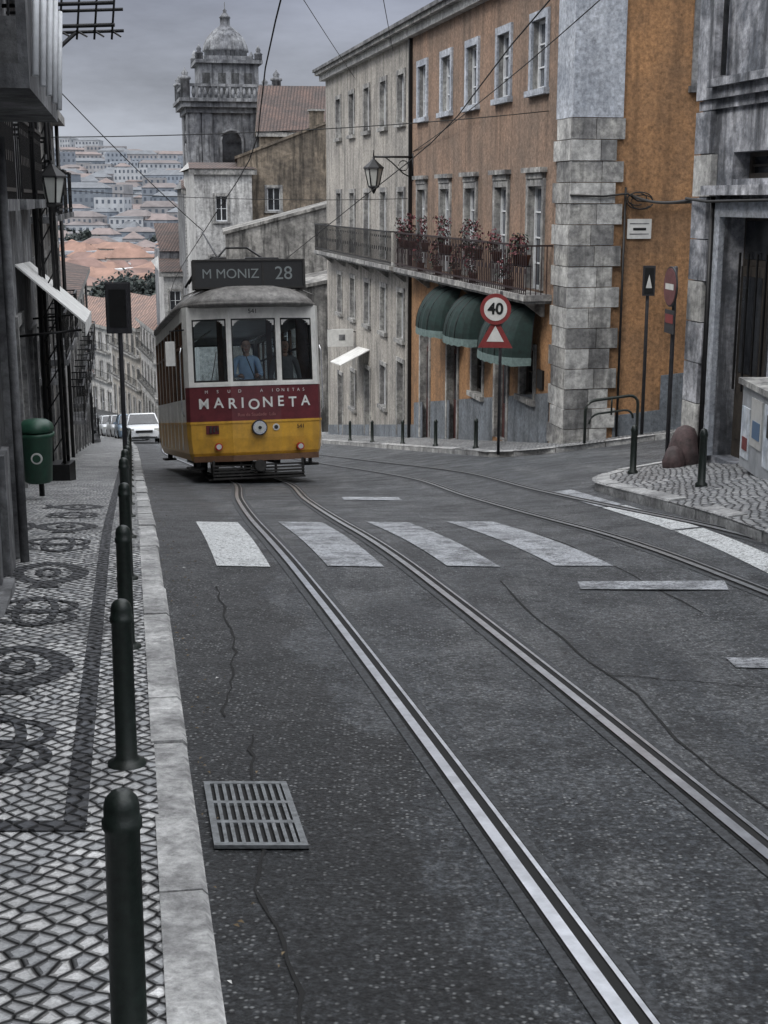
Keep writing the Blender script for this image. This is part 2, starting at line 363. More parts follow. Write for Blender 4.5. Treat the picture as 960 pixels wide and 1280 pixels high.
# tracks
CP=[(-4,2.45),(0,1.73),(3.27,1.13),(5.43,.73),(8.07,.22),(12.5,-.65),(18,-1.50),(23.3,-2.17),(31.6,-4.0),(45,-6.9),(60,-9.4),(75,-11.8),(95,-15.9),(120,-23.5),(150,-35)]
def cr(t):
    for i in range(len(CP)-1):
        if CP[i][0]<=t<=CP[i+1][0]: break
    p1,p2=CP[i],CP[i+1];p0=CP[max(0,i-1)];p3=CP[min(len(CP)-1,i+2)]
    h=p2[0]-p1[0]; s=(t-p1[0])/h
    m1=(p2[1]-p0[1])/(p2[0]-p0[0])*h; m2=(p3[1]-p1[1])/(p3[0]-p1[0])*h
    return (2*s**3-3*s**2+1)*p1[1]+(s**3-2*s**2+s)*m1+(-2*s**3+3*s**2)*p2[1]+(s**3-s**2)*m2
def track(off,mats):
    ts=[-4+.5*i for i in range(270)]
    mb=MB()
    for sgn in (-1,1):
        def ln(o): return [(cr(t)+off+sgn*.46+o,t) for t in ts]
        strip2(mb,ln(-.1),ln(.11),.005,M['bed'],1)
        strip2(mb,ln(-.05),ln(.072),.009,M['groove'],1)
        strip2(mb,ln(-.04),ln(.006),.016,mats[0],1)
        strip2(mb,ln(.046),ln(.064),.014,mats[1],1)
    single('tram_track',mb)
track(0,(M['steel'],M['steel'])); track(3.12,(M['railside'],M['railside']))

# paint
def road_quad(mb,pts,mat,off=.0045,n=8):
    a,b,c,d=pts
    for i in range(n):
        t0,t1=i/n,(i+1)/n
        A0=(lerp(a[0],d[0],t0),lerp(a[1],d[1],t0));A1=(lerp(a[0],d[0],t1),lerp(a[1],d[1],t1))
        B0=(lerp(b[0],c[0],t0),lerp(b[1],c[1],t0));B1=(lerp(b[0],c[0],t1),lerp(b[1],c[1],t1))
        mb.poly([(q[0],q[1],G(*q)+off) for q in (A0,B0,B1,A1)],mat)
mb=MB()
for k,(x0,x1,mt) in enumerate(((-1.33,-.9,'paint'),(-.45,0.,'paintw'),(.5,.92,'paintw'),(1.36,1.82,'paintw'))):
    road_quad(mb,[(x0,10.45),(x1,10.4),(x1-.66,14.1),(x0-.69,14.2)],M[mt],.0075)
road_quad(mb,[(1.42,9.45),(2.45,9.3),(2.5,9.62),(1.44,9.75)],M['paintw'],.0075)
road_quad(mb,[(1.95,7.15),(2.6,7.05),(2.6,7.3),(1.95,7.38)],M['paintw'],.0075)
road_quad(mb,[(-.55,18.2),(.25,18.0),(.2,18.7),(-.6,18.9)],M['paintw'],.0075)
for i in range(3):
    y0=9.5+i*2.7; x0=3.28-(y0-9.5)*.085
    road_quad(mb,[(x0-.4,y0),(x0-.14,y0),(x0-.36,y0+2.6),(x0-.62,y0+2.6)],M['paint'] if i<2 else M['paintw'],.0075,6)
single('road_marking',mb)
# sealed cracks
mb=MB()
for (x0,y0,x1,y1) in ((1.75,3.4,.9,9.8),(-.75,6.2,-1.15,9.6),(1.2,7.0,2.5,6.6),(2.1,8.6,1.3,13.8),(-.2,3.1,-.62,5.9)):
    n=26; pl=[]; o=0
    for k in range(n+1):
        o+=random.uniform(-.025,.025); pl.append((lerp(x0,x1,k/n)+o,lerp(y0,y1,k/n)+o*.3))
    ww=[random.uniform(.003,.009) for _ in pl]
    strip2(mb,[(p[0]-w_,p[1]-w_*.5) for p,w_ in zip(pl,ww)],[(p[0]+w_,p[1]+w_*.5) for p,w_ in zip(pl,ww)],.0042,M['groove'],1)
single('road_cracks',mb)

# drain grate
def dg(s,t,z):
    x=kx(4.5+t)+.045+s; return (x,4.5+t,G(x,4.5+t)+z)
gm=MB(dg)
GI=simple('cast_iron_grate',(.16,.17,.175),.42,.4,.5,25,.4)
gm.box(-.0,.34,0,.7,-.02,.006,M['groove'])  # near-black slab paints the dark of the pit below the bars
gm.box(0,.025,0,.7,.0,.02,GI);gm.box(.315,.34,0,.7,.0,.02,GI);gm.box(.025,.315,0,.03,.0,.02,GI);gm.box(.025,.315,.67,.7,.0,.02,GI)
for k in range(1,3): gm.box(.025,.315,.03+k*.213-.014,.03+k*.213+.014,.0,.019,GI)
for k in range(9): gm.box(.025+.0155+k*.0315,.025+.0155+k*.0315+.014,.03,.67,.0,.0185,GI)
single('drain_grate',gm)
lm=MB(); lp=simple('paper_scrap',(.6,.6,.58),.8,0,.2); ll=simple('dry_leaf',(.16,.12,.07),.8,0,.4)
for k in range(150):
    y=random.uniform(3,26); x=kx(y)+abs(random.gauss(0,.12))+.02; s=random.uniform(.006,.016); t=random.uniform(0,6.28); z=G(x,y)+.012
    lm.poly([(x+s*math.cos(t),y+s*math.sin(t),z),(x-s*.5*math.sin(t),y+s*.5*math.cos(t),z+.006),(x-s*math.cos(t),y-s*math.sin(t),z),(x+s*.5*math.sin(t),y-s*.5*math.cos(t),z+.004)],lp if k%9==0 else ll)
single('gutter_litter',lm)

# ------------------------------------------------------------------ facade tools
class Fr:
    def __init__(s,o,u,n):
        l=math.hypot(*u); s.o=o;s.u=(u[0]/l,u[1]/l); l=math.hypot(*n); s.n=(n[0]/l,n[1]/l)
    def T(s,a,d,z): return (s.o[0]+s.u[0]*a+s.n[0]*d, s.o[1]+s.u[1]*a+s.n[1]*d, z)
def wall(mb,s0,s1,z0,z1,ops,mat,rev=None,dep=.22):
    S=sorted(set([s0,s1]+[o[0] for o in ops]+[o[1] for o in ops])); Z=sorted(set([z0,z1]+[o[2] for o in ops]+[o[3] for o in ops]))
    for a,b in zip(S[:-1],S[1:]):
        for c,d in zip(Z[:-1],Z[1:]):
            ms,mz=(a+b)/2,(c+d)/2
            if any(o[0]<ms<o[1] and o[2]<mz<o[3] for o in ops): continue
            mb.poly([(a,0,c),(b,0,c),(b,0,d),(a,0,d)],mat)
    rev=rev or mat
    for (a,b,c,d) in [o[:4] for o in ops]:
        mb.poly([(a,0,c),(a,0,d),(a,-dep,d),(a,-dep,c)],rev);mb.poly([(b,0,c),(b,0,d),(b,-dep,d),(b,-dep,c)],rev)
        mb.poly([(a,0,c),(b,0,c),(b,-dep,c),(a,-dep,c)],rev);mb.poly([(a,0,d),(b,0,d),(b,-dep,d),(a,-dep,d)],rev)
def window(mb,a,b,c,d,dep=.2,cols=2,rows=3,fm=None,gm=None,fw=.055):
    fm=fm or M['wframe'];gm=gm or M['glass']
    mb.poly([(a,-dep+.02,c),(b,-dep+.02,c),(b,-dep+.02,d),(a,-dep+.02,d)],gm)
    y0,y1=-dep+.022,-dep+.07
    mb.box(a,a+fw,y0,y1,c,d,fm);mb.box(b-fw,b,y0,y1,c,d,fm);mb.box(a+fw,b-fw,y0,y1,c,c+fw*1.3,fm);mb.box(a+fw,b-fw,y0,y1,d-fw,d,fm)
    for k in range(1,cols):
        m=a+(b-a)*k/cols; mb.box(m-fw*.5,m+fw*.5,y0,y1-.006,c+fw*1.3,d-fw,fm)
    for k in range(1,rows):
        m=c+(d-c)*k/rows; mb.box(a+fw,b-fw,y0,y1-.014,m-fw*.28,m+fw*.28,fm)
def surround(mb,a,b,c,d,mat,w=.15,p=.05,sill=True,cap=False):
    mb.box(a-w,a,-.01,p,c,d,mat);mb.box(b,b+w,-.01,p,c,d,mat);mb.box(a-w,b+w,-.01,p+.003,d,d+w*1.1,mat)
    if sill: mb.box(a-w-.05,b+w+.05,-.01,p+.07,c-.12,c,mat)
    if cap: mb.box(a-w-.06,b+w+.06,-.01,p+.1,d+w*1.1+.12,d+w*1.1+.22,mat); mb.box(a-w*.6,b+w*.6,-.01,p+.03,d+w*1.1,d+w*1.1+.12,mat)
def door(mb,a,b,c,d,mat,dep=.2,glass=True):
    h=d-c; m=(a+b)/2
    mb.poly([(a,-dep+.01,c),(b,-dep+.01,c),(b,-dep+.01,d),(a,-dep+.01,d)],mat)
    for (l,r) in ((a+.05,m-.02),(m+.02,b-.05)):
        mb.box(l,r,-dep+.012,-dep+.05,c,c+h*.8,mat)
        mb.box(l+.08,r-.08,-dep+.052,-dep+.065,c+h*.08,c+h*.3,mat)
        if glass: mb.poly([(l+.07,-dep+.054,c+h*.36),(r-.07,-dep+.054,c+h*.36),(r-.07,-dep+.054,c+h*.76),(l+.07,-dep+.054,c+h*.76)],M['glassd'])
        else: mb.box(l+.08,r-.08,-dep+.052,-dep+.065,c+h*.36,c+h*.74,mat)
    mb.poly([(a+.06,-dep+.02,c+h*.83),(b-.06,-dep+.02,c+h*.83),(b-.06,-dep+.02,d-.05),(a+.06,-dep+.02,d-.05)],M['glassd'])
def railing(mb,s0,s1,d1,z0,h,mat,sp=.12,ends=True,scroll=True,bw=.008):
    mb.box(s0,s1,d1-.035,d1+.012,z0+h-.04,z0+h,mat); mb.box(s0,s1,d1-.025,d1+.005,z0+.08,z0+.12,mat)
    n=int((s1-s0)/sp)
    for i in range(n+1):
        s=s0+(s1-s0)*i/n; mb.box(s-bw,s+bw,d1-.02,d1-.004,z0,z0+h-.04,mat)
        if scroll and i<n and i%2==0:
            m=s+sp/2; mb.box(m-.035,m+.035,d1-.016,d1-.004,z0+h*.42,z0+h*.53,mat); mb.box(m-.03,m+.03,d1-.016,d1-.004,z0+h*.8,z0+h*.86,mat)
    if ends:
        for s in (s0,s1):
            mb.box(s-.015,s+.015,0,d1,z0+h-.037,z0+h-.003,mat)
            for k in range(1,5): mb.box(s-.008,s+.008,d1*k/5-.008,d1*k/5+.008,z0,z0+h-.038,mat)

# ------------------------------------------------------------------ main corner building
Cn=(3.62,26.9)
F1=Fr(Cn,(-.2144,1),(-1,-.2144)); F2=Fr(Cn,(1,.2144),(.2144,-1))
def gs(F,s,d=0): q=F.T(s,d,0); return G(q[0],q[1])
wl=MB(F1.T);wn=MB(F1.T);tr=MB(F1.T);bl=MB(F1.T)
sO=[2.15,4.6,7.16,9.6,12.17]; sB=[14.8,17.3,19.9,22.5,25.1]
EZ=6.6
ops=[]
for s in sO: ops+=[(s-.45,s+.45,4.06,5.42),(s-.45,s+.45,.03,2.14)]
go=[(8.2,9.2,gs(F1,9.2,.2)+KH+.02,-1.35,'d'),(5.9,6.8,-2.75,-1.5,'w'),(3.9,4.8,gs(F1,4.2,.2)+KH+.02,-1.3,'d'),(2.0,2.9,-2.3,-1.25,'w'),(11.2,12.2,gs(F1,12,.2)+KH,-1.55,'d')]
wall(wl,0,13.5,-9,-.2,[o[:4] for o in go],M['orange'],M['stone'])
wall(wl,0,13.5,-.2,EZ,ops,M['salmon'],M['stone'])
for s in sO:
    window(wn,s-.45,s+.45,4.06,5.42,.18,2,3); surround(tr,s-.45,s+.45,4.06,5.42,M['stonel'],.15,.05)
    window(wn,s-.45,s+.45,.03,2.14,.18,2,4); surround(tr,s-.45,s+.45,.03,2.14,M['stone'],.14,.05,False,True)
for (a,b,c,d,k) in go:
    if k=='d': door(wn,a,b,c,d,M['rdoor']); surround(tr,a,b,c,d,M['stone'],.13,.04,False)
    else: window(wn,a,b,c,d,.18,2,2,M['gdoor'],M['glassd']); surround(tr,a,b,c,d,M['stone'],.12,.04)
ops=[];go=[]
for i,s in enumerate(sB):
    ops+=[(s-.42,s+.42,4.06,5.42),(s-.42,s+.42,.03,2.1),(s-.4,s+.4,-2.25,-.85)]
    g=gs(F1,s,.2)+KH+.02
    ops.append((s-.42,s+.42,g+.0 if i%2==0 else g+1.0,g+2.3)); go.append(ops[-1]+(i,))
wall(wl,13.5,27.9,-12,EZ,ops,M['beige'],M['stone'])
for s in sB:
    window(wn,s-.42,s+.42,4.06,5.42,.18,2,3); surround(tr,s-.42,s+.42,4.06,5.42,M['stone'],.13,.04)
    window(wn,s-.42,s+.42,.03,2.1,.18,2,4); surround(tr,s-.42,s+.42,.03,2.1,M['stone'],.13,.04,False)
    window(wn,s-.4,s+.4,-2.25,-.85,.18,2,2); surround(tr,s-.4,s+.4,-2.25,-.85,M['stone'],.13,.04)
for (a,b,c,d,i) in go:
    if i%2==0: door(wn,a,b,c,d,M['gdoor'])
    else: window(wn,a,b,c,d,.18,2,2,M['wframe'],M['glassd'])
    surround(tr,a,b,c,d,M['stone'],.12,.04,i%2==1)
wl.poly([(27.9,0,-12),(27.9,-10,-12),(27.9,-10,EZ),(27.9,0,EZ)],M['beige']); wl.poly([(27.9,-10,-12),(12,-10.2,-12),(12,-10.2,EZ),(27.9,-10,EZ)],M['beige'])
tr.box(-.38,28.2,-.1,.2,EZ-.32,EZ-.12,M['stoneb']); tr.box(-.45,28.3,-.1,.36,EZ-.118,EZ+.04,M['stone']); tr.box(-.5,28.35,.36,.44,EZ+.0,EZ+.1,M['dstone2'])
tr.box(13.42,13.52,.0,.1,-7,EZ-.33,M['iron'])
for i in range(28):
    a,b=i*1.0,min(27.9,i+1.)
    if any(o[0]-.15<(a+b)/2<o[1]+.15 for o in [(8.2,9.2),(3.9,4.8),(11.2,12.2)]): continue
    h=1.15 if a<13 else .5
    if a<1: continue
    tr.hexa([(a,-.01,gs(F1,a)-.3),(b,-.01,gs(F1,b)-.3),(b,.02,gs(F1,b)-.3),(a,.02,gs(F1,a)-.3),(a,-.01,gs(F1,a)+h),(b,-.01,gs(F1,b)+h),(b,.02,gs(F1,b)+h),(a,.02,gs(F1,a)+h)],M['dado'])
rf=MB(F1.T)
rf.poly([(-.45,.4,EZ+.05),(28.3,.4,EZ+.05),(26,-5,EZ+2.4),(2,-5,EZ+2.4)],M['tile']); rf.poly([(-.45,.4,EZ+.06),(2,-5,EZ+2.4),(-.45+.0,-10.4,EZ+.06)],M['tile'])
rf.poly([(28.3,-10.4,EZ+.05),(-.45,-10.4,EZ+.05),(2,-5,EZ+2.4),(26,-5,EZ+2.4)],M['tile']); rf.poly([(28.3,.4,EZ+.05),(26,-5,EZ+2.4),(28.3,-10.4,EZ+.05)],M['tile'])
for s in (7,19): rf.box(s,s+.9,-4.4,-3.8,EZ+1.2,EZ+3.1,M['beige'])
for (a,b,mt,sp_) in ((1.05,13.2,M['redfr'],.14),(13.8,27.4,M['iron'],.16)):
    bl.box(a-.05,b+.05,0,.6,-.14,-.02,M['stone']); bl.box(a,b,0,.54,-.2,-.142,M['stone'])
    railing(bl,a,b,.56,-.02,1.0,mt,sp_,bw=.012)
    k=a+.4
    while k<b: bl.hexa([(k,0,-.5),(k+.1,0,-.5),(k+.1,.05,-.5),(k,.05,-.5),(k,0,-.201),(k+.1,0,-.201),(k+.1,.45,-.201),(k,.45,-.201)],M['stone']); k+=2.45
q=MB(F1.T); q2=MB(F2.T)
z=-4.2;i=0
SC=[M['stone'],M['stoneb'],M['stonec'],M['stone'],M['stoneb']]
while z<3.35:
    L=.98 if i%2 else .8; L2=1.02 if i%2==0 else .86; p=random.uniform(.04,.06); m_=random.uniform(.35,.6)
    q.box(.0,L,0,p,z,z+.385,random.choice(SC)); q2.box(-.05,m_-.006,0,p,z,z+.385,random.choice(SC)); q2.box(m_+.006,L2,0,p+.004,z,z+.385,random.choice(SC)); z+=.4;i+=1
q.box(0,.92,0,.04,3.4,EZ-.33,M['stonel']); q2.box(-.04,.98,0,.04,3.4,EZ-.33,M['stonel'])
w2=MB(F2.T); wn2=MB(F2.T)
so=[(2.5,3.5,4.0,5.45),(5.4,6.4,4.0,5.45),(8.1,9.1,4.0,5.45),(5.4,6.4,.4,1.9),(8.1,9.1,.4,1.9)]
wall(w2,0,12,-5,EZ,so,M['orange'],M['stone'])
for (a,b,c,d) in so: window(wn2,a,b,c,d,.18,2,3); surround(wn2,a,b,c,d,M['dstone2'],.15,.05)
w2.poly([(12,0,-5),(12,-27,-5),(12,-27,EZ),(12,0,EZ)],M['orange'])
w2.box(-.3,12.3,-.1,.2,EZ-.32,EZ-.12,M['stone']); w2.box(-.35,12.4,-.1,.358,EZ-.117,EZ+.038,M['stone'])
for i in range(1,12):
    a,b=i*1.,i+1.; h=.55 if i<2 else 1.25
    w2.hexa([(a,-.01,gs(F2,a)-.3),(b,-.01,gs(F2,b)-.3),(b,.02,gs(F2,b)-.3),(a,.02,gs(F2,a)-.3),(a,-.01,gs(F2,a)+h),(b,-.01,gs(F2,b)+h),(b,.02,gs(F2,b)+h),(a,.02,gs(F2,a)+h)],M['dado'])
cb=MB(F2.T)
cb.tube([(-.06,.08,1.95),(.6,.1,1.93),(1.1,.1,1.98),(1.3,.11,1.85),(2.,.1,1.8),(4,.1,1.86),(9,.1,1.9)],.022,M['wire'])
for j,r in enumerate((.2,.27,.23)): cb.tube([(1.3+.05*j+r*math.cos(t*.4),.1+.01*math.sin(t),1.88-.03*j+r*.6*math.sin(t*.4)) for t in range(14+j)],.012,M['wire'])
cb.tube([(1.08,.04,-3),(1.08,.04,2.1)],.025,M['iron'])
group('ochre_corner_building',(Cn[0],Cn[1],gs(F1,0)),[('walls',wl),('windows',wn),('trim',tr),('roof',rf),('balconies',bl),('quoins_street',q),('quoins_side',q2),('side_wall',w2),('side_windows',wn2),('wall_cables',cb)])
pl=MB(F2.T); pl.box(1.15,1.65,.0,.03,1.12,1.5,M['signw'])
pl.box(1.2,1.6,.03,.033,1.4,1.42,M['dstone2']); pl.box(1.2,1.6,.03,.033,1.2,1.22,M['dstone2']); pl.box(1.27,1.54,.03,.033,1.28,1.33,M['black'])
single('street_name_plaque',pl)
pl=MB(F1.T); pl.box(1.35,1.7,.0,.05,-2.,-1.6,M['iron']); single('wall_notice_box',pl)

def dutch(s0,s1,zt,zb,d,name):
    mb=MB(F1.T); n=12; R=zt-zb
    rings=[]
    ks=16
    for i in range(n+1):
        th=math.pi/2*i/n; ins=.3*(1-math.sin(th*.999))
        rings.append([(s0+ins*1.0+(s1-s0-2*ins)*k/ks, .03+(d-.02*(k%2)*math.sin(th))*math.sin(th)*(math.sin(math.pi*min(.999,max(.001,(k/ks))))**.25), zt-R*(1-math.cos(th))) for k in range(ks+1)])
    mb.loft(rings,M['canvas'],False,False,False)
    last=rings[-1]
    mb.loft([last,[(p[0],p[1]+.01,p[2]-.16-(.03 if i%2 else 0)) for i,p in enumerate(last)]],M['valance'],False,False,False)
    for k in range(0,ks+1,4): mb.tube([r[k] for r in rings],.012,M['iron'],5)
    single(name,mb)
dutch(7.5,9.9,-.3,-1.35,.9,'green_awning'); dutch(4.9,7.0,-.3,-1.3,.9,'green_awning'); dutch(1.5,4.1,-.3,-1.35,.9,'green_awning')

def leafball(mb,c,r,n,ls,mats,flat=1.):
    for _ in range(n):
        d=Vector((random.gauss(0,1),random.gauss(0,1),random.gauss(0,1))).normalized()*r*random.uniform(.35,1.)
        d.z*=flat; p=Vector(c)+d; a=Vector((random.uniform(-1,1),random.uniform(-1,1),random.uniform(-1,1))).normalized()*ls*random.uniform(.6,1.3); b=a.orthogonal().normalized()*ls*.6
        T=mb.T; mb.T=None; mb.poly([p-a,p+b,p+a,p-b],random.choice(mats)); mb.T=T
pm=MB(F1.T)
for s in [1.6,2.1,2.7,3.6,5.1,5.5,5.9,6.9,7.8,8.3,8.8,10.2,10.7,11.6,12.4,12.9]:
    hz=random.choice((.55,.55,.0)); pm.rev([(.08,0),(.12,.2),(.13,.21)],(s,.4,hz),M['terra'],10); pm.box(s-.15,s+.15,.3,.52,hz-.03,hz-.002,M['iron'])
    hh=random.uniform(.2,.55)
    for k in range(3): leafball(pm,F1.T(s+random.uniform(-.14,.14),.47,hz+.3+hh*.5*k),random.uniform(.13,.2),45,.042,[M['leaf2'],M['leafr'],M['leafr']] if k else [M['leaf2'],M['leaf2'],M['leafr']])
single('balcony_potted_plants',pm)

# ------------------------------------------------------------------ right stone building
C2=(4.22,18.7); F3=Fr(C2,(.2144,-1),(-1,-.2144)); F4=Fr(C2,(1,.2144),(-.2144,1))
a=MB(F3.T);b=MB(F3.T);c=MB(F4.T)
dz=gs(F3,1.5,.3)+KH+.02
ops=[(.8,2.3,dz,1.65),(.95,2.15,2.12,2.45),(4.2,5.7,dz+.8,1.7),(7.5,9,dz+.8,1.7),(4.3,5.5,4.6,6.5),(7.6,8.8,4.6,6.5)]
wall(a,0,15,-4,10,ops,M['rstone'],M['rstone'],.35)
door(b,.8,2.3,dz,1.65,M['gdoor'],.3,True)
for k in range(6): b.box(.9+k*.24,.93+k*.24,-.2,-.18,dz+.9,1.2,M['iron'])
for o in ops[1:]: window(b,*o[:4],.3,2,2 if o[3]-o[2]<1 else 3,M['gdoor'] if o[3]<3 else M['wframe'],M['glassd'])
for o in ops[2:]: surround(b,*o[:4],M['rstone'],.2,.08)
surround(b,.8,2.3,dz,1.65,M['stonel'],.2,.07,False)
a.box(.55,2.6,0,.24,1.92,2.04,M['rstone']); a.box(2.6,15,0,.12,-1.7,-1.25,M['rstone'])
z=-3.
i=0
while z<2.9:
    a.box(-.02,.5 if i%2 else .42,0,.09,z,z+.53,M['rstone'] if i%3 else M['stoneb']); z+=.545; i+=1
a.box(-.02,15,0,.05,3.0,3.12,M['rstone']); a.box(.5,15,0,.12,3.122,3.26,M['rstone']); a.box(.48,15,0,.19,3.262,3.36,M['rstone']); a.box(-.02,.45,0,.1,3.13,10,M['rstone'])
a.tube([(.62,.09,-2),(.62,.09,1.9)],.035,M['iron'],8); a.tube([(2.55,.09,2.05),(2.55,.09,9)],.04,M['iron'],8); a.tube([(.7,.08,3.4),(.7,.08,10)],.035,M['dstone'],8)
a.tube([(-.1,.14,1.88),(.8,.26,1.84),(2.6,.26,1.86),(6,.2,1.9)],.02,M['wire'])
wall(c,0,14,-4,10,[(2,3,4.6,6.5),(5,6,4.6,6.5),(2,3,0,1.8)],M['rstone'])
for o in [(2,3,4.6,6.5),(5,6,4.6,6.5),(2,3,0,1.8)]: window(c,*o,.2,2,3)
c.poly([(0,0,10),(14,0,10),(14,-14,11),(0,-14,11)],M['tile'])
group('grey_stone_building',(C2[0],C2[1],gs(F3,0)),[('street_wall',a),('door_and_windows',b),('side_wall',c)])
cm=MB(); g=G(4.5,15.3)+KH
cm.box(4.25,4.9,14.3,16.0,g-.02,g+.95,simple('cabinet_grey',(.42,.44,.46),.5,0,.25,5,.05,(.15,.16,.18))); cm.box(4.2,4.95,14.25,16.05,g+.951,g+1.02,M['stone'])
cm.box(4.235,4.249,14.4,15.0,g+.15,g+.85,M['poster']); cm.box(4.235,4.249,15.1,15.55,g+.3,g+.85,M['signw']); cm.box(4.228,4.234,15.15,15.45,g+.4,g+.6,M['signbl']); cm.box(4.35,4.8,14.285,14.299,g+.2,g+.8,M['poster']); cm.box(4.235,4.249,15.6,15.95,g+.1,g+.7,M['poster'])
cm.box(4.226,4.234,14.55,14.85,g+.5,g+.75,M['black']); cm.box(4.226,4.234,15.65,15.85,g+.2,g+.35,M['signr'])
single('poster_covered_cabinet',cm,(4.5,15.2,g))
gm=MB(); g=G(4.15,18.35)+KH
gm.rev([(.2,-.05),(.25,.05),(.22,.25),(.17,.4),(.12,.5),(.04,.54)],(4.1,18.25,g),M['gstone'],9,True,1,1.2); gm.rev([(.14,-.05),(.16,.1),(.1,.26),(.03,.3)],(3.9,18.0,g),M['gstone'],8,True,1,1.2); single('guard_stone',gm,(4.1,18.25,g))

# ------------------------------------------------------------------ left buildings
def lx(y,o): return o-.1875*y-bend(y)
F5=Fr((lx(-3,-.96),-3),(-.1875,1),(1,.1875))
def s5(y): return (y+3)/math.cos(math.atan(.1875))
a=MB(F5.T);b=MB(F5.T);bb=MB(F5.T)
e=s5(10.5)
ops=[(s5(1),s5(2),-.1,2.1),(s5(4),s5(5.1),-.1,2.1),(s5(7.6),s5(8.7),G(-2,8)+KH,1.6),(s5(7.6),s5(8.8),3.2,5.4)]
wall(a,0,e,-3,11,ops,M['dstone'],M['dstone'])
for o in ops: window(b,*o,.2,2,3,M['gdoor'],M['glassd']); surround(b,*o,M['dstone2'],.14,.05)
a.poly([(e,0,-4),(e,-6,-4),(e,-6,11),(e,0,11)],M['dstone']); a.box(e-.35,e,.0,.06,-3,11,M['dstone2'])
a.box(e-1.1,e-.7,0,.05,-2,.1,M['dstone2'])
a.tube([(e-.5,.1,-1.2),(e-.5,.1,2.3)],.035,M['dstone2'],8)
bb.box(s5(7.2),s5(10.35),0,.5,2.42,2.54,M['dstone2']); bb.box(s5(7.2),s5(10.35),.45,.5,2.54,3.15,M['dstone2']); bb.box(s5(10.28),s5(10.35),0,.45,2.54,3.15,M['dstone2'])
railing(bb,s5(7.2),s5(10.3),.48,3.15,.35,M['iron'],.14)
for k in range(5): bb.tube([(s5(7.4+k*.7),.52,2.5),(s5(7.6+k*.7),.55,3.2)],.02,M['wframe'])
group('sooty_stone_building',(F5.o[0],F5.o[1],0),[('walls',a),('windows',b),('balcony',bb)])
def leftb(name,y0,y1,o,ztop,mat,nwin,floors,balc=True,zf=None,shop=M['gdoor']):
    x0=lx(y0,o);x1=lx(y1,o); F=Fr((x0,y0),(x1-x0,y1-y0),((y1-y0),-(x1-x0)))
    L=math.hypot(x1-x0,y1-y0); a=MB(F.T);b=MB(F.T);c=MB(F.T); zb=G(x1,y1)-1.5
    ops=[];gd=[]
    for k in range(nwin):
        s=L*(k+.5)/nwin
        g=gs(F,s,.2)+KH+.02; ops.append((s-.5,s+.5,g,g+2.4)); gd.append(ops[-1])
        for fz in floors: ops.append((s-.45,s+.45,fz,fz+2.0))
    wall(a,0,L,zb,ztop,ops,mat,M['stone'])
    for op in ops:
        if op in gd: door(b,*op,shop); surround(b,*op,M['stonec'],.14,.05,False)
        else:
            window(b,*op,.2,2,4); surround(b,*op,M['stone'],.13,.05,False)
            if balc:
                m=(op[0]+op[1])/2; c.box(m-.8,m+.8,0,.45,op[2]-.15,op[2]-.03,M['dstone2']); railing(c,m-.78,m+.78,.42,op[2]-.03,.95,M['iron'],.13)
    a.box(-.1,L+.1,0,.3,ztop-.2,ztop,M['stone']); a.poly([(0,.3,ztop),(L,.3,ztop),(L,-8,ztop+2),(0,-8,ztop+2)],M['tile'])
    a.poly([(0,0,zb),(0,-8,zb),(0,-8,ztop+1.9),(0,0,ztop-.02)],mat); a.poly([(L,0,zb),(L,-8,zb),(L,-8,ztop+1.9),(L,0,ztop-.02)],mat)
    a.tube([(L-.2,.1,zb),(L-.2,.1,ztop-.2)],.05,M['iron'],8)
    group(name,(x0,y0,G(x0,y0)),[('walls',a),('windows',b),('balconies',c)]); return F
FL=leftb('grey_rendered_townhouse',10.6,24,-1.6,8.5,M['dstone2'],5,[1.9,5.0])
leftb('cream_townhouse',24.1,36,-1.7,3.9,M['gwall'],4,[-1.3,1.6][:2])
leftb('white_townhouse',36.1,58,-1.7,-.9,M['white'],7,[-4.0])
leftb('white_townhouse',58.2,84,-1.7,-5.4,M['beige'],8,[-8.4])
leftb('white_townhouse',84.2,125,-1.9,-9.5,M['white'],10,[-12.6])
mb=MB(FL.T)
s0,s1=9.6,12.9
mb.hexa([(s0,0,.92),(s1,0,.82),(s1,.95,-.02),(s0,.95,.08),(s0,0,.95),(s1,0,.85),(s1,.95,.01),(s0,.95,.11)],M['wcanvas'])
mb.hexa([(s0,.951,-.1),(s1,.951,-.2),(s1,.97,-.2),(s0,.97,-.1),(s0,.951,.11),(s1,.951,.01),(s1,.97,.01),(s0,.97,.11)],M['wcanvas'])
for s in (s0+.1,s1-.1): mb.tube([(s,0,-.1),(s,.9,-.02)],.02,M['iron'])
single('white_shop_awning',mb)

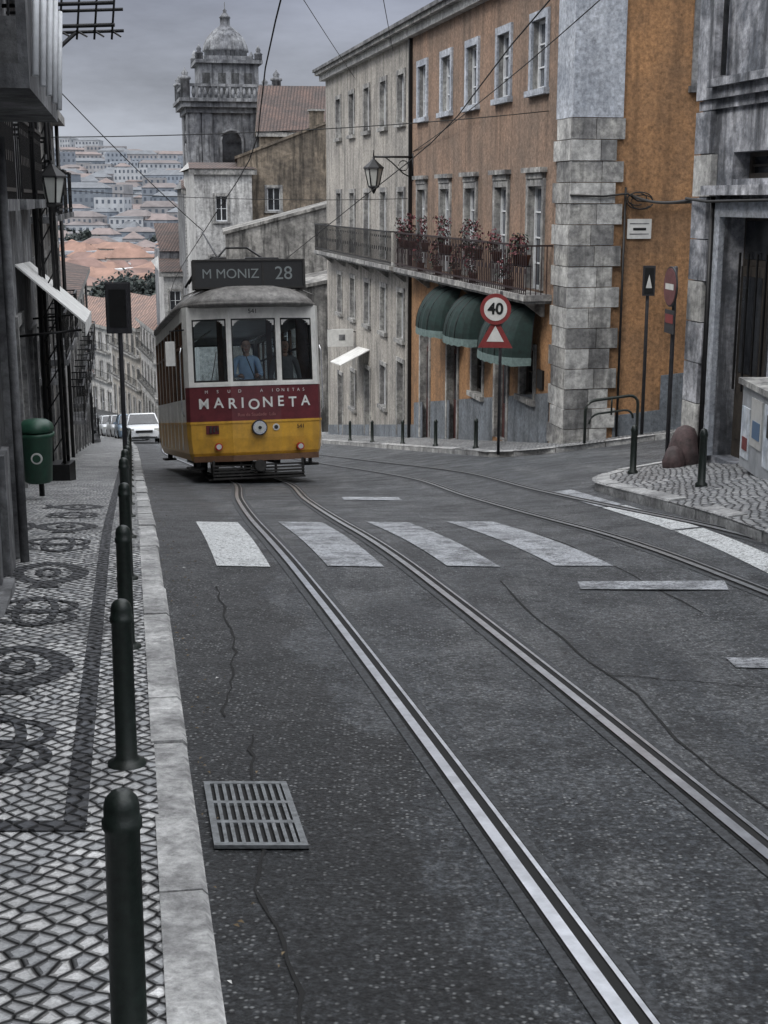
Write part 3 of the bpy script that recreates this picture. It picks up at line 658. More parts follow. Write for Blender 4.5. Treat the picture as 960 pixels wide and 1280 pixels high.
def lantern(name,base,top,arm,scale=1.):
    mb=MB(); bx=Vector(base); L=bx+Vector(arm); s=scale
    mb.tube([bx+Vector((0,0,.0)),L+Vector((0,0,.0))],.025*s,M['iron'],8)
    mb.tube([bx+Vector((0,0,-.55*s)),bx+Vector((0,0,.1))],.03*s,M['iron'],8)
    mb.tube([bx+Vector((0,0,-.5*s)),bx.lerp(L,.25)+Vector((0,0,-.38*s)),bx.lerp(L,.55)+Vector((0,0,-.12*s)),bx.lerp(L,.7)+Vector((0,0,-.02))],.016*s,M['iron'],6)
    mb.tube([bx.lerp(L,.25)+Vector((0,0,-.2*s))+Vector((arm[0],arm[1],0)).normalized()*.12*s*math.cos(t*.7)+Vector((0,0,.12*s*math.sin(t*.7))) for t in range(9)],.012*s,M['iron'],5)
    c=L
    mb.tube([c,c+Vector((0,0,-.12*s))],.03*s,M['iron'],8)
    mb.rev([(.03*s,-.05*s),(.1*s,-.12*s),(.24*s,-.24*s),(.25*s,-.27*s)],c,M['iron'],6,False)
    mb.rev([(.205*s,-.271*s),(.12*s,-.66*s)],c,M['lens'],6,False)
    for k in range(6):
        t=2*math.pi*k/6; mb.tube([c+Vector((.21*s*math.cos(t),.21*s*math.sin(t),-.27*s)),c+Vector((.125*s*math.cos(t),.125*s*math.sin(t),-.66*s))],.016*s,M['iron'],4)
    mb.rev([(.13*s,-.66*s),(.14*s,-.69*s),(.07*s,-.73*s),(.03*s,-.82*s),(.01*s,-.85*s)],c,M['iron'],6,False)
    mb.tube([c,c+Vector((0,0,.16*s))],[.02*s,.008*s],M['iron'],6)
    single(name,mb,tuple(base))
w=Vector(F1.T(13.3,0,3.05)); lantern('street_lantern',w,None,tuple(Vector(F1.T(13.3,1.15,3.05))-w),1.2)
mb=MB(); px,py=-5.35,22.0; g=G(px,py)+KH; H=9.8
for dx,dy in ((-.13,-.13),(.13,-.13),(.13,.13),(-.13,.13)): mb.tube([(px+dx,py+dy,g),(px+dx*.6,py+dy*.6,g+H)],.028,M['iron'],6)
n=26
for k in range(n):
    z0=g+H*k/n; z1=g+H*(k+1)/n; f0=1-.4*k/n;f1=1-.4*(k+1)/n
    mb.tube([(px-.13*f0,py-.13*f0,z0),(px+.13*f1,py-.13*f1,z1)],.012,M['iron'],4); mb.tube([(px+.13*f0,py+.13*f0,z0),(px+.13*f1,py-.13*f1,z1)],.012,M['iron'],4); mb.tube([(px-.13*f0,py+.13*f0,z0),(px-.13*f1,py-.13*f1,z1)],.012,M['iron'],4)
mb.box(px-.22,px+.22,py-.22,py+.22,g-.05,g+.3,M['iron'])
single('lattice_pole',mb,(px,py,g))
lantern('street_lantern',(px+.08,py-.15,2.45),None,(.16,-.3,0),.95)
mb=MB(); x0,yb=-5.6,20.5
for z in (4.25,4.55,4.9): mb.tube([(x0,yb,z),(x0+1.75,yb,z+.05)],.03,M['iron'],5); mb.tube([(x0,yb+.7,z),(x0+1.75,yb+.7,z+.05)],.025,M['iron'],5)
for k in range(7): mb.tube([(x0+.25*k+.2,yb,4.1),(x0+.25*k+.3,yb,5.0)],.016,M['iron'],4); mb.tube([(x0+.25*k+.2,yb,4.22),(x0+.25*k+.2,yb+.7,4.22)],.016,M['iron'],4)
mb.tube([(x0,yb,3.2),(x0+1.2,yb,4.2)],.03,M['iron'],5)
single('iron_bracket_frame',mb,(x0,yb,4.5))

# ------------------------------------------------------------------ street furniture
for i,yb in enumerate([2.9,5.15,7.2,9.3,11.4,13.5,15.5,17.6,19.7,21.8,23.9,26,28.2,30.4,32.6,35,37.5,40,43,46,49,52,56,60]):
    x=kx(yb)-.265+(.0 if i else .01); g=G(x,yb)+KH; mb=MB()
    mb.rev([(.078,-.03),(.078,.012),(.055,.022),(.044,.04),(.041,.6),(.047,.61),(.047,.628),(.042,.634),(.042,.66),(.037,.68),(.025,.694),(.01,.7)],(x,yb,g),M['boll'],18)
    o=single('bollard',mb,(x,yb,g)); o.rotation_euler=(random.uniform(-.012,.012),random.uniform(-.015,.015),0)
def boll2(x,yb,k=.84):
    g=G(x,yb)+KH; mb=MB(); mb.rev([(.07,-.03),(.07,.03),(.045,.05),(.042,.66*k),(.048,.68*k),(.048,.7*k),(.034,.76*k),(.01,.78*k)],(x,yb,g),M['boll'],16); single('bollard',mb,(x,yb,g))
boll2(3.3,17.7); boll2(3.55,14.9); boll2(2.0,29.2);boll2(1.25,32.5);boll2(.5,36); boll2(-.35,40);boll2(-1.1,43.5)
def pole(name,x,yb,h,r,fn,kerb=True):
    g=G(x,yb)+(KH if kerb else 0); mb=MB(); mb.rev([(r,-.05),(r,h),(r*.6,h+.02)],(x,yb,g),M['signb'],10); fn(mb,g); single(name,mb,(x,yb,g)); return g
def f(mb,g):
    mb.box(-3.13-.13,-3.13+.13,16.12,16.15,g+2.05,g+2.63,M['signb']); mb.box(-3.13-.1,-3.13+.1,16.108,16.119,g+2.12,g+2.56,M['black'])
    mb.box(-3.13-.15,-3.13+.15,16.1501,16.165,g+2.04,g+2.64,M['signb'])
pole('traffic_sign',-3.13,16.2,2.6,.028,f)
def disc(mb,c,n,r,t,mat,seg=28):
    c=Vector(c); n=Vector(n).normalized(); mb.tube([c-n*t/2,c+n*t/2],r,mat,seg,False)
sx,sy=2.27,26.6; nn=Vector((-.16,-1,0)).normalized(); rr=Vector((-nn.y,nn.x,0))*1
if rr.x<0: rr=-rr
SZ=-.2
def f(mb,g):
    c=Vector((sx,sy,0))+nn*.05
    cc=c+Vector((-.1,0,-.36)); cc.z=SZ
    disc(mb,cc,nn,.3,.02,M['signr']); disc(mb,cc+nn*.012,nn,.225,.012,M['signw'])
    t=Vector((cc.x,cc.y,-.71)); U=Vector((0,0,1))
    def tri(k,off,mat): mb.poly([t+nn*off+rr*(-.34*k)+U*(-.24*k),t+nn*off+rr*(.34*k)+U*(-.24*k),t+nn*off+U*(.38*k)],mat)
    tri(1,-.02,M['signr']); tri(.5,-.014,M['signw']); tri(1,-.032,M['signb'])
g=pole('speed_limit_sign',sx,sy,3.15,.03,f)
def text(s,size,parent,loc,rot,mat,name='lettering',align='CENTER',ext=.002,sp=1.,bold=0):
    c=bpy.data.curves.new(name,'FONT'); c.body=s; c.size=size; c.align_x=align; c.align_y='CENTER'; c.extrude=ext; c.space_character=sp; c.offset=bold
    o=bpy.data.objects.new(name,c); C.scene.collection.objects.link(o); c.materials.append(mat); o.location=loc; o.rotation_euler=rot; 
    if parent: o.parent=parent
    return o
sp=bpy.data.objects['speed_limit_sign']
rz=math.atan2(rr.y,rr.x)
text('40',.3,sp,Vector((sx-.1,sy,SZ))+nn*.075-Vector(sp.location),(math.pi/2,0,rz),M['black'],'numerals',bold=.008)
def f(mb,g):
    mb.box(5.03,5.27,26.76,26.8,g+2.75,g+3.33,M['signb']); mb.box(5.06,5.24,26.752,26.759,g+2.79,g+3.29,M['black'])
    mb.poly([(5.09,26.748,g+2.9),(5.21,26.748,g+2.9),(5.15,26.748,g+3.16)],M['signw'])
pole('crossing_sign',5.15,26.85,3.3,.035,f)
def f(mb,g):
    n2=Vector((-.97,-.12,0)).normalized(); c=Vector((3.93,18.62,g+2.45))+n2*.05
    disc(mb,c,n2,.27,.02,M['signb']); disc(mb,c+n2*.012,n2,.25,.01,simple('faded_sign_red',(.13,.05,.05),.5,0,.3)); 
    r2=Vector((-n2.y,n2.x,0)); 
    mb.poly([c+n2*.02+r2*a+Vector((0,0,b)) for a,b in ((-.17,-.04),(.17,-.04),(.17,.04),(-.17,.04))],M['signw'])
    c2=c+Vector((.0,0,-.47)); mb.poly([c2+r2*a+Vector((0,0,b)) for a,b in ((-.2,-.16),(.2,-.16),(.2,.16),(-.2,.16))],M['signb']); mb.poly([c2+n2*.006+r2*a+Vector((0,0,b)) for a,b in ((-.16,-.02),(.16,-.02),(.16,.1),(-.16,.1))],M['signr'])
pole('no_entry_sign',3.95,18.68,2.7,.03,f)
mb=MB()
def loop(x0,y0,w,h,tilt):
    g=G(x0,y0)+KH; r=.18
    P=[(0,0),(0.0,h-r)]+[(r-r*math.cos(t*math.pi/8),h-r+r*math.sin(t*math.pi/8)) for t in range(1,5)]+[(w-r,h)]+[(w-r+r*math.sin(t*math.pi/8),h-r+r*math.cos(t*math.pi/8)) for t in range(1,5)]+[(w,0)]
    return [(x0+p[0],y0+p[0]*.21,(g if i<len(P)-1 else G(x0+w,y0+w*.21)+KH)+p[1]+tilt*p[0] if i not in(0,len(P)-1) else G(x0+p[0],y0+p[0]*.21)+KH-.02) for i,p in enumerate(P)]
mb.tube(loop(3.9,26.1,1.05,.82,.1),.03,M['boll'],8)
mb.tube(loop(3.98,26.12,.88,.55,.1)[1:-1],.022,M['boll'],8); mb.tube([(4.42,26.2,G(4.4,26.2)+KH+.5),(4.42,26.2,G(4.4,26.2)+KH+.86)],.02,M['boll'],6)
single('tubular_railing',mb,(3.9,26.1,G(3.9,26.1)))
mb=MB(); bx,by=-4.3,16.6; g=G(bx,by)+KH
mb.tube([(bx-.02,by+.2,g),(bx-.02,by+.2,g+.95)],.035,M['iron'],8)
mb.rev([(.15,.22),(.17,.24),(.2,.78),(.225,.8),(.225,.84),(.21,.845)],(bx,by,g),M['bin'],16)
mb.rev([(.215,.86),(.22,.9),(.2,.96),(.14,1.0),(.02,1.02)],(bx,by,g),M['bin'],16); mb.rev([(.17,.845),(.17,.862)],(bx,by,g),M['black'],16)
disc(mb,(bx+.04,by-.193,g+.55),(0.1,-1,-.05),.07,.012,M['signw']); disc(mb,(bx+.04,by-.2,g+.55),(0.1,-1,-.05),.05,.012,M['bin'])
single('litter_bin',mb,(bx,by,g))
mb=MB(F1.T); mb.box(22.0,22.15,.1,1.0,-3.2,-2.6,M['signw']); mb.box(21.985,21.999,.4,.62,-2.98,-2.78,M['dstone2']); mb.tube([(22.07,0,-2.7),(22.07,1,-2.6)],.02,M['iron']); single('hanging_shop_sign',mb)
mb=MB(F1.T); mb.hexa([(19.6,0,-3.1),(21.6,0,-3.2),(21.6,1.0,-3.7),(19.6,1.0,-3.6),(19.6,0,-3.07),(21.6,0,-3.17),(21.6,1.0,-3.67),(19.6,1.0,-3.57)],M['wcanvas']); single('white_shop_awning',mb)

# ------------------------------------------------------------------ wires
def wire(name,a,b,sag=.3,r=.012,n=14):
    a=Vector(a);b=Vector(b); mb=MB(); mb.tube([a.lerp(b,k/n)-Vector((0,0,sag*4*(k/n)*(1-k/n))) for k in range(n+1)],r,M['wire'],5); single(name,mb)
for off in (0,3.12):
    mb=MB(); mb.tube([(cr(t)+off,t,prof(t)+5.6+(.0 if off==0 else .3)) for t in [-4+2*i for i in range(50)]],.01,M['wire'],5); single('tram_overhead_wire',mb)
wire('span_wire',(lx(24,-1.6),24,2.9),F1.T(1.5,0,3.6),.12,.009)
wire('span_wire',(lx(40,-1.7)+0,34,2.2),F1.T(14,0,1.9),.15,.009)
wire('span_wire',F1.T(13.3,0,3.2),(5.6,13.,7.0),.3,.011)
wire('span_wire',F1.T(16,0,6.2),(-.6,13,6.9),.1,.01)
wire('span_wire',F1.T(22,0,5.9),(-3.,13,7.2),.1,.01)
wire('span_wire',(lx(24,-1.6),23,4.5),(-3.9,30,1.2),.1,.009)
wire('span_wire',(lx(16,-1.6),16,5.5),(5.2,14.3,7.2),.15,.012)
wire('wall_cable',F2.T(1.2,.1,1.95),F3.T(-.02,.1,1.86),.08,.025)

# ------------------------------------------------------------------ tram
tr_o=Vector((-2.17,23.25,0)); tr_o.z=G(tr_o.x,tr_o.y)+.0
bk=Vector((-.232,1,-.163)).normalized(); up=(Vector((0,0,1))-bk*bk.z).normalized(); rt=bk.cross(up).normalized()
TM=Matrix(((rt.x,bk.x,up.x,tr_o.x),(rt.y,bk.y,up.y,tr_o.y),(rt.z,bk.z,up.z,tr_o.z),(0,0,0,1)))
tram=empty('tram'); tram.matrix_world=TM
LN=8.4; HW=1.19
fp=[(-HW,.34),(-1.13,.19),(-.43,0),(.43,0),(1.13,.19),(HW,.34)]
plan=fp+[(-x,LN-y) for x,y in fp]
def ringz(z,k=1.,dy=0): return [(x*k,LN/2+(y-LN/2)*(1-(1-k)*.35),z) for x,y in plan]
bd=MB()
bd.loft([ringz(.42,.93),ringz(.55,.975),ringz(.8,.995),ringz(1.06,1.)],M['yel'],True,False,False)
bd.loft([ringz(.42,.93),ringz(.43,.2)],M['tdark'],True,True,False)
bd.loft([ringz(1.06,1.008),ringz(1.1,1.008)],M['yel'],True,False,False)
bd.loft([ringz(1.06,1.),ringz(1.06,1.008)],M['yel'],True,False,False); bd.loft([ringz(1.1,1.),ringz(1.1,1.008)],M['yel'],True,False,False)
np_=len(plan)
for i in range(np_):
    A=plan[i];B=plan[(i+1)%np_]; L=math.hypot(B[0]-A[0],B[1]-A[1])
    n=(B[1]-A[1],-(B[0]-A[0]))
    F=Fr(A,(B[0]-A[0],B[1]-A[1]),n); bd.T=F.T
    front= i in (1,2,3) or i in (7,8,9)
    if L>4:
        wall(bd,0,L,1.1,1.45,[],M['cream'])
        ops=[];
        xs_=[.12]+[1.05+.98*k for k in range(6)]+[L-.12-.78]
        for k,s in enumerate(xs_):
            w_=.78 if k in (0,7) else .86
            ops.append((s,s+w_,1.5,2.85))
        wall(bd,0,L,1.45,3.08,ops,M['cream'],M['wood'],.06)
        for o in ops:
            a,b,c,d=o
            bd.poly([(a,-.035,c),(b,-.035,c),(b,-.035,d),(a,-.035,d)],M['sg']); bd.box(a,b,-.05,-.01,2.42,2.46,M['wood'])
            bd.box(a-.005,a+.03,-.05,-.008,c,d,M['wood']); bd.box(b-.03,b+.005,-.05,-.008,c,d,M['wood'])
        for s in [.06]+[1.0+.98*k for k in range(7)]+[L-.95]: bd.box(s-.012,s+.012,0,.012,.6,1.45,M['cream'])
    elif front:
        wall(bd,0,L,1.1,1.7,[],M['red'])
        bd.box(.0,L,.0,.012,1.7,1.75,M['cream'])
        m=.045; op=(m,L-m,1.78,2.86)
        if i in (1,9): op=(.09,L-m,1.78,2.86)
        if i in (3,7): op=(m,L-.09,1.78,2.86)
        wall(bd,0,L,1.7,3.08,[op],M['cream'],M['cream'],.06)
        a,b,c,d=op
        bd.poly([(a,-.04,c),(b,-.04,c),(b,-.04,d),(a,-.04,d)],M['sg'])
        for (p,q,r_,s_) in ((a,a+.025,c,d),(b-.025,b,c,d),(a+.025,b-.025,c,c+.03),(a+.025,b-.025,d-.03,d)): bd.box(p,q,-.055,-.012,r_,s_,M['black'])
        for kk in range(4):
            hh=.09*(1-kk/4)**2; 
            bd.box(a+.025+kk*.03,a+.055+kk*.03,-.03,.0,d-.03-hh,d-.03,M['cream']); bd.box(b-.055-kk*.03,b-.025-kk*.03,-.03,.0,d-.03-hh,d-.03,M['cream'])
    else:
        wall(bd,0,L,1.1,1.7,[],M['red'] if i in(0,4,6,10) else M['cream']); wall(bd,0,L,1.7,3.08,[],M['cream'])
    bd.T=None
mk('body',bd,tram)
def rp(kx_,ky,z,n=40):
    out=[]
    for k in range(n):
        t=2*math.pi*k/n; c,s=math.cos(t),math.sin(t)
        out.append((HW*kx_*math.copysign(abs(c)**.45,c),LN/2+(LN/2+.16)*ky*math.copysign(abs(s)**.32,s),z))
    return out
ro=MB()
ro.loft([rp(.98,.97,3.05),rp(1.06,1.02,3.07),rp(1.07,1.025,3.12),rp(1.03,1.015,3.2),rp(.95,.995,3.29),rp(.82,.965,3.37),rp(.6,.93,3.43),rp(.3,.88,3.46)],M['troof'],True,True,True)
ro.loft([rp(1.062,1.021,3.065),rp(1.085,1.03,3.08),rp(1.085,1.03,3.125),rp(1.065,1.022,3.13)],M['troof'],True,False,True)
ro.box(-.6,.6,1.3,LN-1.3,3.4,3.62,M['troof']); ro.box(-.66,.66,1.2,LN-1.2,3.621,3.66,M['troof'])
for k in range(7): ro.box(-.605,.605,1.6+k*.8,2.0+k*.8,3.49,3.58,M['glassd'])
for k in range(9):
    y=.4+k*.95
    ro.tube([(x_,y,3.13+.34*math.sqrt(max(0,1-(x_/1.25)**2))+.015) for x_ in [-1.15+.23*j for j in range(11)]],.012,M['troof'],4)
mk('roof',ro,tram)
ds=MB()
ds.box(-.94,.94,.2,.42,3.42,3.86,M['black']); ds.box(-.98,.98,.17,.45,3.861,3.89,M['tdark']); ds.box(-.98,.98,.17,.45,3.39,3.419,M['tdark'])
ds.box(-.98,-.941,.17,.45,3.42,3.86,M['tdark']); ds.box(.941,.98,.17,.45,3.42,3.86,M['tdark']); ds.box(.22,.25,.185,.199,3.43,3.85,M['tdark'])
for k in range(5):
    ds.tube([(-.8+.4*k,.3,3.88),(-.75+.4*k,.9,3.95)],.014,M['iron'],5)
ds.tube([(-1.0,.9,3.55),(-.7,.8,3.95),(.7,.8,3.95),(1.0,.9,3.55)],.022,M['iron'],6); ds.tube([(-1.0,1.6,3.55),(-.7,1.5,4.02),(.7,1.5,4.02),(1.0,1.6,3.55)],.022,M['iron'],6)
ds.tube([(-.6,.8,3.97),(-.2,2.0,4.12),(-.1,3.5,4.05)],.025,M['iron'],6); ds.tube([(.6,.8,3.97),(.2,2.0,4.12),(.1,3.5,4.05)],.025,M['iron'],6)
ds.box(-.3,.3,3.3,4.3,3.66,3.95,M['iron']); ds.rev([(.2,0),(.15,.15),(.1,.25)],(0,4.,3.95),M['iron'],10)
ds.tube([(0,4.,4.15),(.05,8.6,5.5)],[.03,.018],M['iron'],6); 
ds.tube([(-.45,1.4,4.02),(-.2,1.9,4.3),(.2,1.9,4.3),(.45,1.4,4.02)],.02,M['iron'],6); ds.box(-.35,.35,1.6,2.2,3.67,3.9,M['tdark'])
mk('destination_box_and_trolley',ds,tram)
DL=simple('dim_lettering',(.2,.22,.22),.6,0,.2,9,0)
text('M MONIZ',.23,tram,(-.33,.192,3.64),(math.pi/2,0,0),DL,'destination_lettering',ext=.003)
text('28',.32,tram,(.6,.192,3.64),(math.pi/2,0,0),DL,'route_number',ext=.003)
ft=MB()
ft.tube([(.03,-.1,.97),(.03,.02,.97)],.135,M['black'],24); ft.tube([(.03,-.115,.97),(.03,-.1,.97)],.115,M['chrome'],24); ft.tube([(.03,-.125,.97),(.03,-.114,.97)],.09,M['lens'],24); ft.tube([(.03,-.14,.97),(.03,-.12,.97)],.03,M['black'],12)
for x_,z_ in ((-.68,.66),(.75,.62)): ft.tube([(x_,-.02,z_),(x_,.12,z_)],.065,M['redl'],16); ft.tube([(x_,-.025,z_),(x_,.1,z_)],.045,M['lens'],16)
ft.tube([(.33,-.012,.97),(.33,.01,.97)],.06,M['signw'],16); ft.tube([(.33,-.018,.97),(.33,.0,.97)],.035,M['tdark'],16)
for i_ in range(3): ft.box(-.82+i_*.06,-.79+i_*.06,.03,.14-i_*.02,.9+.02*i_,1.02-.01*i_,M['tdark'])
ft.poly([(-.88,.1,.88),(-.66,.045,.88),(-.66,.045,1.03),(-.88,.1,1.03)],M['red'])
bp=[(-1.1,.24),(-.45,-.06),(.45,-.06),(1.1,.24)]
for (a_,b_) in zip(bp[:-1],bp[1:]): ft.hexa([(a_[0],a_[1]-.05,.40),(b_[0],b_[1]-.05,.40),(b_[0],b_[1]+.1,.40),(a_[0],a_[1]+.1,.40),(a_[0],a_[1]-.05,.5),(b_[0],b_[1]-.05,.5),(b_[0],b_[1]+.1,.5),(a_[0],a_[1]+.1,.5)],M['wood'])
ft.box(-.09,.09,-.22,.3,.26,.38,M['tdark']); ft.tube([(0,-.26,.32),(0,-.2,.32)],.1,M['tdark'],12)
for k in range(5): ft.box(-.8,.8,-.02,.02,.09+k*.055,.12+k*.055,M['tdark'])
for x_ in (-.78,-.3,.3,.78): ft.box(x_-.02,x_+.02,.02,.05,.08,.42,M['tdark'])
ft.hexa([(-.85,.2,.07),(.85,.2,.07),(.85,1.0,.1),(-.85,1.0,.1),(-.85,.2,.1),(.85,.2,.1),(.85,1.0,.14),(-.85,1.0,.14)],M['tdark'])
for s_ in (-1,1):
    for y_ in (.5,LN-1.2): ft.box(s_*1.02-.13,s_*1.02+.13,y_,y_+.75,.26,.3,M['tdark']); ft.box(s_*1.0-.03,s_*1.0+.03,y_+.02,y_+.06,.3,.5,M['tdark']); ft.box(s_*1.0-.03,s_*1.0+.03,y_+.68,y_+.72,.3,.5,M['tdark'])
ft.tube([(.0,-.03,1.8),(-.2,-.035,2.35)],.008,M['black'],4); ft.tube([(-.75,.06,1.8),(-.65,.03,2.3)],.008,M['black'],4)
ft.tube([(-1.16,.3,2.7),(-1.42,.2,2.68),(-1.42,.2,2.5)],.014,M['iron'],6); ft.box(-1.51,-1.35,.17,.22,2.08,2.5,M['cream']); ft.box(-1.5,-1.36,.221,.225,2.1,2.48,M['chrome'])
ft.tube([(-1.22,.42,1.2),(-1.25,.42,1.3),(-1.25,.42,2.3),(-1.22,.42,2.4)],.015,M['chrome'],6); ft.tube([(1.22,.42,1.2),(1.25,.42,1.3),(1.25,.42,2.3),(1.22,.42,2.4)],.015,M['chrome'],6)
mk('front_fittings',ft,tram)
def onfront(s,size,x,z,mat,name,bold=0.):
    if abs(x)<=.43: y,rz_=0.,0.
    else: y=.19*(abs(x)-.43)/.7; rz_=math.atan2(.19,.7)*(1 if x>0 else -1)
    text(s,size,tram,(x-.012*math.sin(rz_),y-.008*1.1,z),(math.pi/2,0,rz_),mat,name,bold=bold,ext=.001)
for k,(ch,dz_) in enumerate(zip('MARIONETA',(0,.01,-.005,.0,-.03,.0,.01,-.01,.01))):
    onfront(ch,.25,-.9+[0,.25,.48,.66,.86,1.1,1.33,1.55,1.79][k],1.4+dz_,M['wtext'],'banner_lettering',.004)
for k,ch in enumerate('MUSEU DA MARIONETAS'):
    if ch!=' ' and k%2==0 or k>12: onfront(ch,.075,-.85+.095*k,1.61,M['wtext'],'banner_small_lettering')
text('Rua da Saudade  Lda',.08,tram,(0,-.004,1.2),(math.pi/2,0,0),simple('pale_red_lettering',(.3,.12,.11),.5),'banner_small_lettering')
text('541',.11,tram,(0,-.006,2.98),(math.pi/2,0,0),M['tdark'],'fleet_number'); text('541',.1,tram,(.78,.08,.97),(math.pi/2,0,math.atan2(.19,.7)),M['tdark'],'fleet_number')
un=MB()
for y_ in (LN/2-1.1,LN/2+1.1):
    for x_ in (-.46,.46):
        un.tube([(x_-.05,y_,.36),(x_+.05,y_,.36)],.35,M['tdark'],24); un.tube([(x_-.06,y_,.36),(x_+.06,y_,.36)],.1,M['chrome'],12)
    un.tube([(-.7,y_,.36),(.7,y_,.36)],.06,M['tdark'],10)
for x_ in (-.72,.72): un.box(x_-.05,x_+.05,LN/2-1.6,LN/2+1.6,.25,.45,M['tdark'])
un.box(-.35,.35,LN/2-.7,LN/2+.7,.2,.42,M['tdark'])
un.box(-1.1,1.1,.3,LN-.3,.72,.76,M['wood'])
for s_ in (-1,1):
    for k in range(6):
        y_=1.5+k*.98
        un.box(s_*.72-.36,s_*.72+.36,y_,y_+.42,.98,1.2,M['wood']); un.box(s_*.72-.36,s_*.72+.36,y_+.42,y_+.48,1.0,1.75,M['wood'])
for a_,b_ in ((-1.12,-.95),(-.5,-.4),(.4,.5),(.95,1.12)): un.box(a_,b_,1.25,1.3,.76,2.95,M['wood'])
un.box(-.95,-.5,1.255,1.295,.76,1.7,M['wood']); un.box(.5,.95,1.255,1.295,.76,1.7,M['wood'])
un.rev([(.14,.76),(.14,1.75),(.12,1.8)],(-.3,.35,0),M['chrome'],12); un.tube([(-.3,.35,1.82),(-.12,.45,1.84)],.014,M['chrome'],6)
for x_ in (-.6,.6): un.tube([(x_,1.3,2.75),(x_,LN-1.3,2.75)],.015,M['chrome'],6)
un.box(-1.1,1.1,.35,LN-.35,3.0,3.03,M['cream'])
mk('undercarriage_and_interior',un,tram)

# ------------------------------------------------------------------ people
def person(name,parent,off,shirt,pose='drive'):
    root=empty(name); root.parent=parent; root.location=off
    V=[];E=[];R=[]
    def v(p,r,par=None):
        V.append(p);R.append(r)
        if par is not None: E.append((par,len(V)-1))
        return len(V)-1
    pel=v((0,0,.95),(.16,.11)); wa=v((0,0,1.12),(.14,.1),pel); ch=v((0,.01,1.32),(.17,.115),wa); nb=v((0,.01,1.45),(.09,.07),ch)
    for s in (-1,1):
        sh=v((s*.19,.01,1.41),(.065,.065),nb)
        if pose=='drive': el=v((s*.25,-.06,1.13),(.045,.045),sh); wr=v((s*.16,-.26,1.12),(.03,.03),el)
        else: el=v((s*.26,.03,1.12),(.045,.045),sh); wr=v((s*.27,-.05,.88),(.03,.03),el)
    def skinobj(nm,V,E,R,mat):
        me=bpy.data.meshes.new(nm); me.from_pydata(V,E,[]); o=bpy.data.objects.new(nm,me); C.scene.collection.objects.link(o); o.parent=root
        sk=o.modifiers.new('s','SKIN'); 
        for i,r in enumerate(R): me.skin_vertices[0].data[i].radius=r
        me.skin_vertices[0].data[0].use_root=True
        sb=o.modifiers.new('u','SUBSURF'); sb.levels=2; sb.render_levels=2; me.materials.append(mat); 
        sk.use_smooth_shade=True
        return o
    skinobj('torso_and_sleeves',V,E,R,shirt)
    V=[(0,0,.98)];R=[(.15,.11)];E=[]
    for s in (-1,1):
        b=len(V); V+= [(s*.09,0,.88),(s*.1,-.02,.5),(s*.1,.02,.1)]; R+=[(.085,.085),(.06,.06),(.045,.045)]; E+=[(0,b),(b,b+1),(b+1,b+2)]
    skinobj('trousers',V,E,R,M['trous'])
    h=MB()
    for s in (-1,1):
        h.loft([[(s*.1+.045*math.cos(t*.785)*w,.02-y_+0,.04+ .04*math.sin(t*.785)*w) for t in range(8)] for y_,w in ((-.05,.8),(.05,1.1),(.15,.9),(.2,.5))],M['shoe'])
        w_=Vector((s*.16,-.26,1.12)) if pose=='drive' else Vector((s*.27,-.05,.88)); dr=Vector((-s*.25,-1,0)).normalized() if pose=='drive' else Vector((0,-.2,-1)).normalized()
        sd=dr.cross(Vector((0,0,1)) if pose=='drive' else Vector((0,1,0))).normalized(); dn=dr.cross(sd).normalized()
        if dn.z>0: dn=-dn
        h.tube([w_,w_+dr*.03,w_+dr*.09],[.026,.034,.036],M['skin'],8)
        for k in range(4):
            b0=w_+dr*.085+sd*(k-1.5)*.019; ln=[.07,.08,.075,.06][k]
            h.tube([b0,b0+dr*ln*.5+dn*.006,b0+dr*ln*.75+dn*ln*.35,b0+dr*ln*.7+dn*ln*.75],[.0095,.009,.008,.006],M['skin'],6)
        b0=w_+dr*.03-sd*s*.03; h.tube([b0,b0-sd*s*.025+dr*.03,b0-sd*s*.02+dr*.06+dn*.01],[.012,.01,.008],M['skin'],6)
    h.tube([(0,.01,1.42),(0,.0,1.56)],[.06,.052],M['skin'],12)
    prof_=[(.02,-.115),(.05,-.108),(.062,-.08),(.072,-.03),(.078,.02),(.076,.06),(.06,.095),(.03,.113),(.005,.117)]
    h.rev(prof_,(0,-.01,1.64),M['skin'],18,True,1,1.22)
    h.loft([[(-.012,-.1,1.65),(.012,-.1,1.65),(.004,-.1,1.66)],[(-.017,-.128,1.615),(.017,-.128,1.615),(0,-.118,1.62)]],M['skin'])
    for s in (-1,1):
        h.rev([(.002,-.012),(.012,0),(.002,.012)],(s*.03,-.092,1.648),M['signw'],8); h.rev([(.001,-.006),(.006,0),(.001,.006)],(s*.03,-.102,1.648),M['black'],8)
        h.rev([(.004,-.03),(.014,-.01),(.017,.015),(.006,.03)],(s*.079,-.005,1.64),M['skin'],8,True,.5,1)
        h.box(s*.03-.016,s*.03+.016,-.108,-.098,1.664,1.669,M['hair'])
    h.box(-.024,.024,-.098,-.088,1.58,1.588,M['redl'])
    h.rev([(.079,.02),(.084,.05),(.07,.1),(.035,.125),(.004,.128)],(0,.008,1.64),M['hair'],18,True,1,1.17)
    h.loft([[(.08*math.cos(t),.01+.1*math.sin(t),1.67) for t in [k*math.pi/10 for k in range(11)]],[(.07*math.cos(t),.01+.085*math.sin(t),1.58) for t in [k*math.pi/10 for k in range(11)]]],M['hair'],False,False)
    mk('head_and_hands',h,root)
person('tram_driver',tram,(-.08,.5,.76),M['shirt'])
person('tram_passenger',tram,(.66,.85,.76),M['shirt2'],'stand')

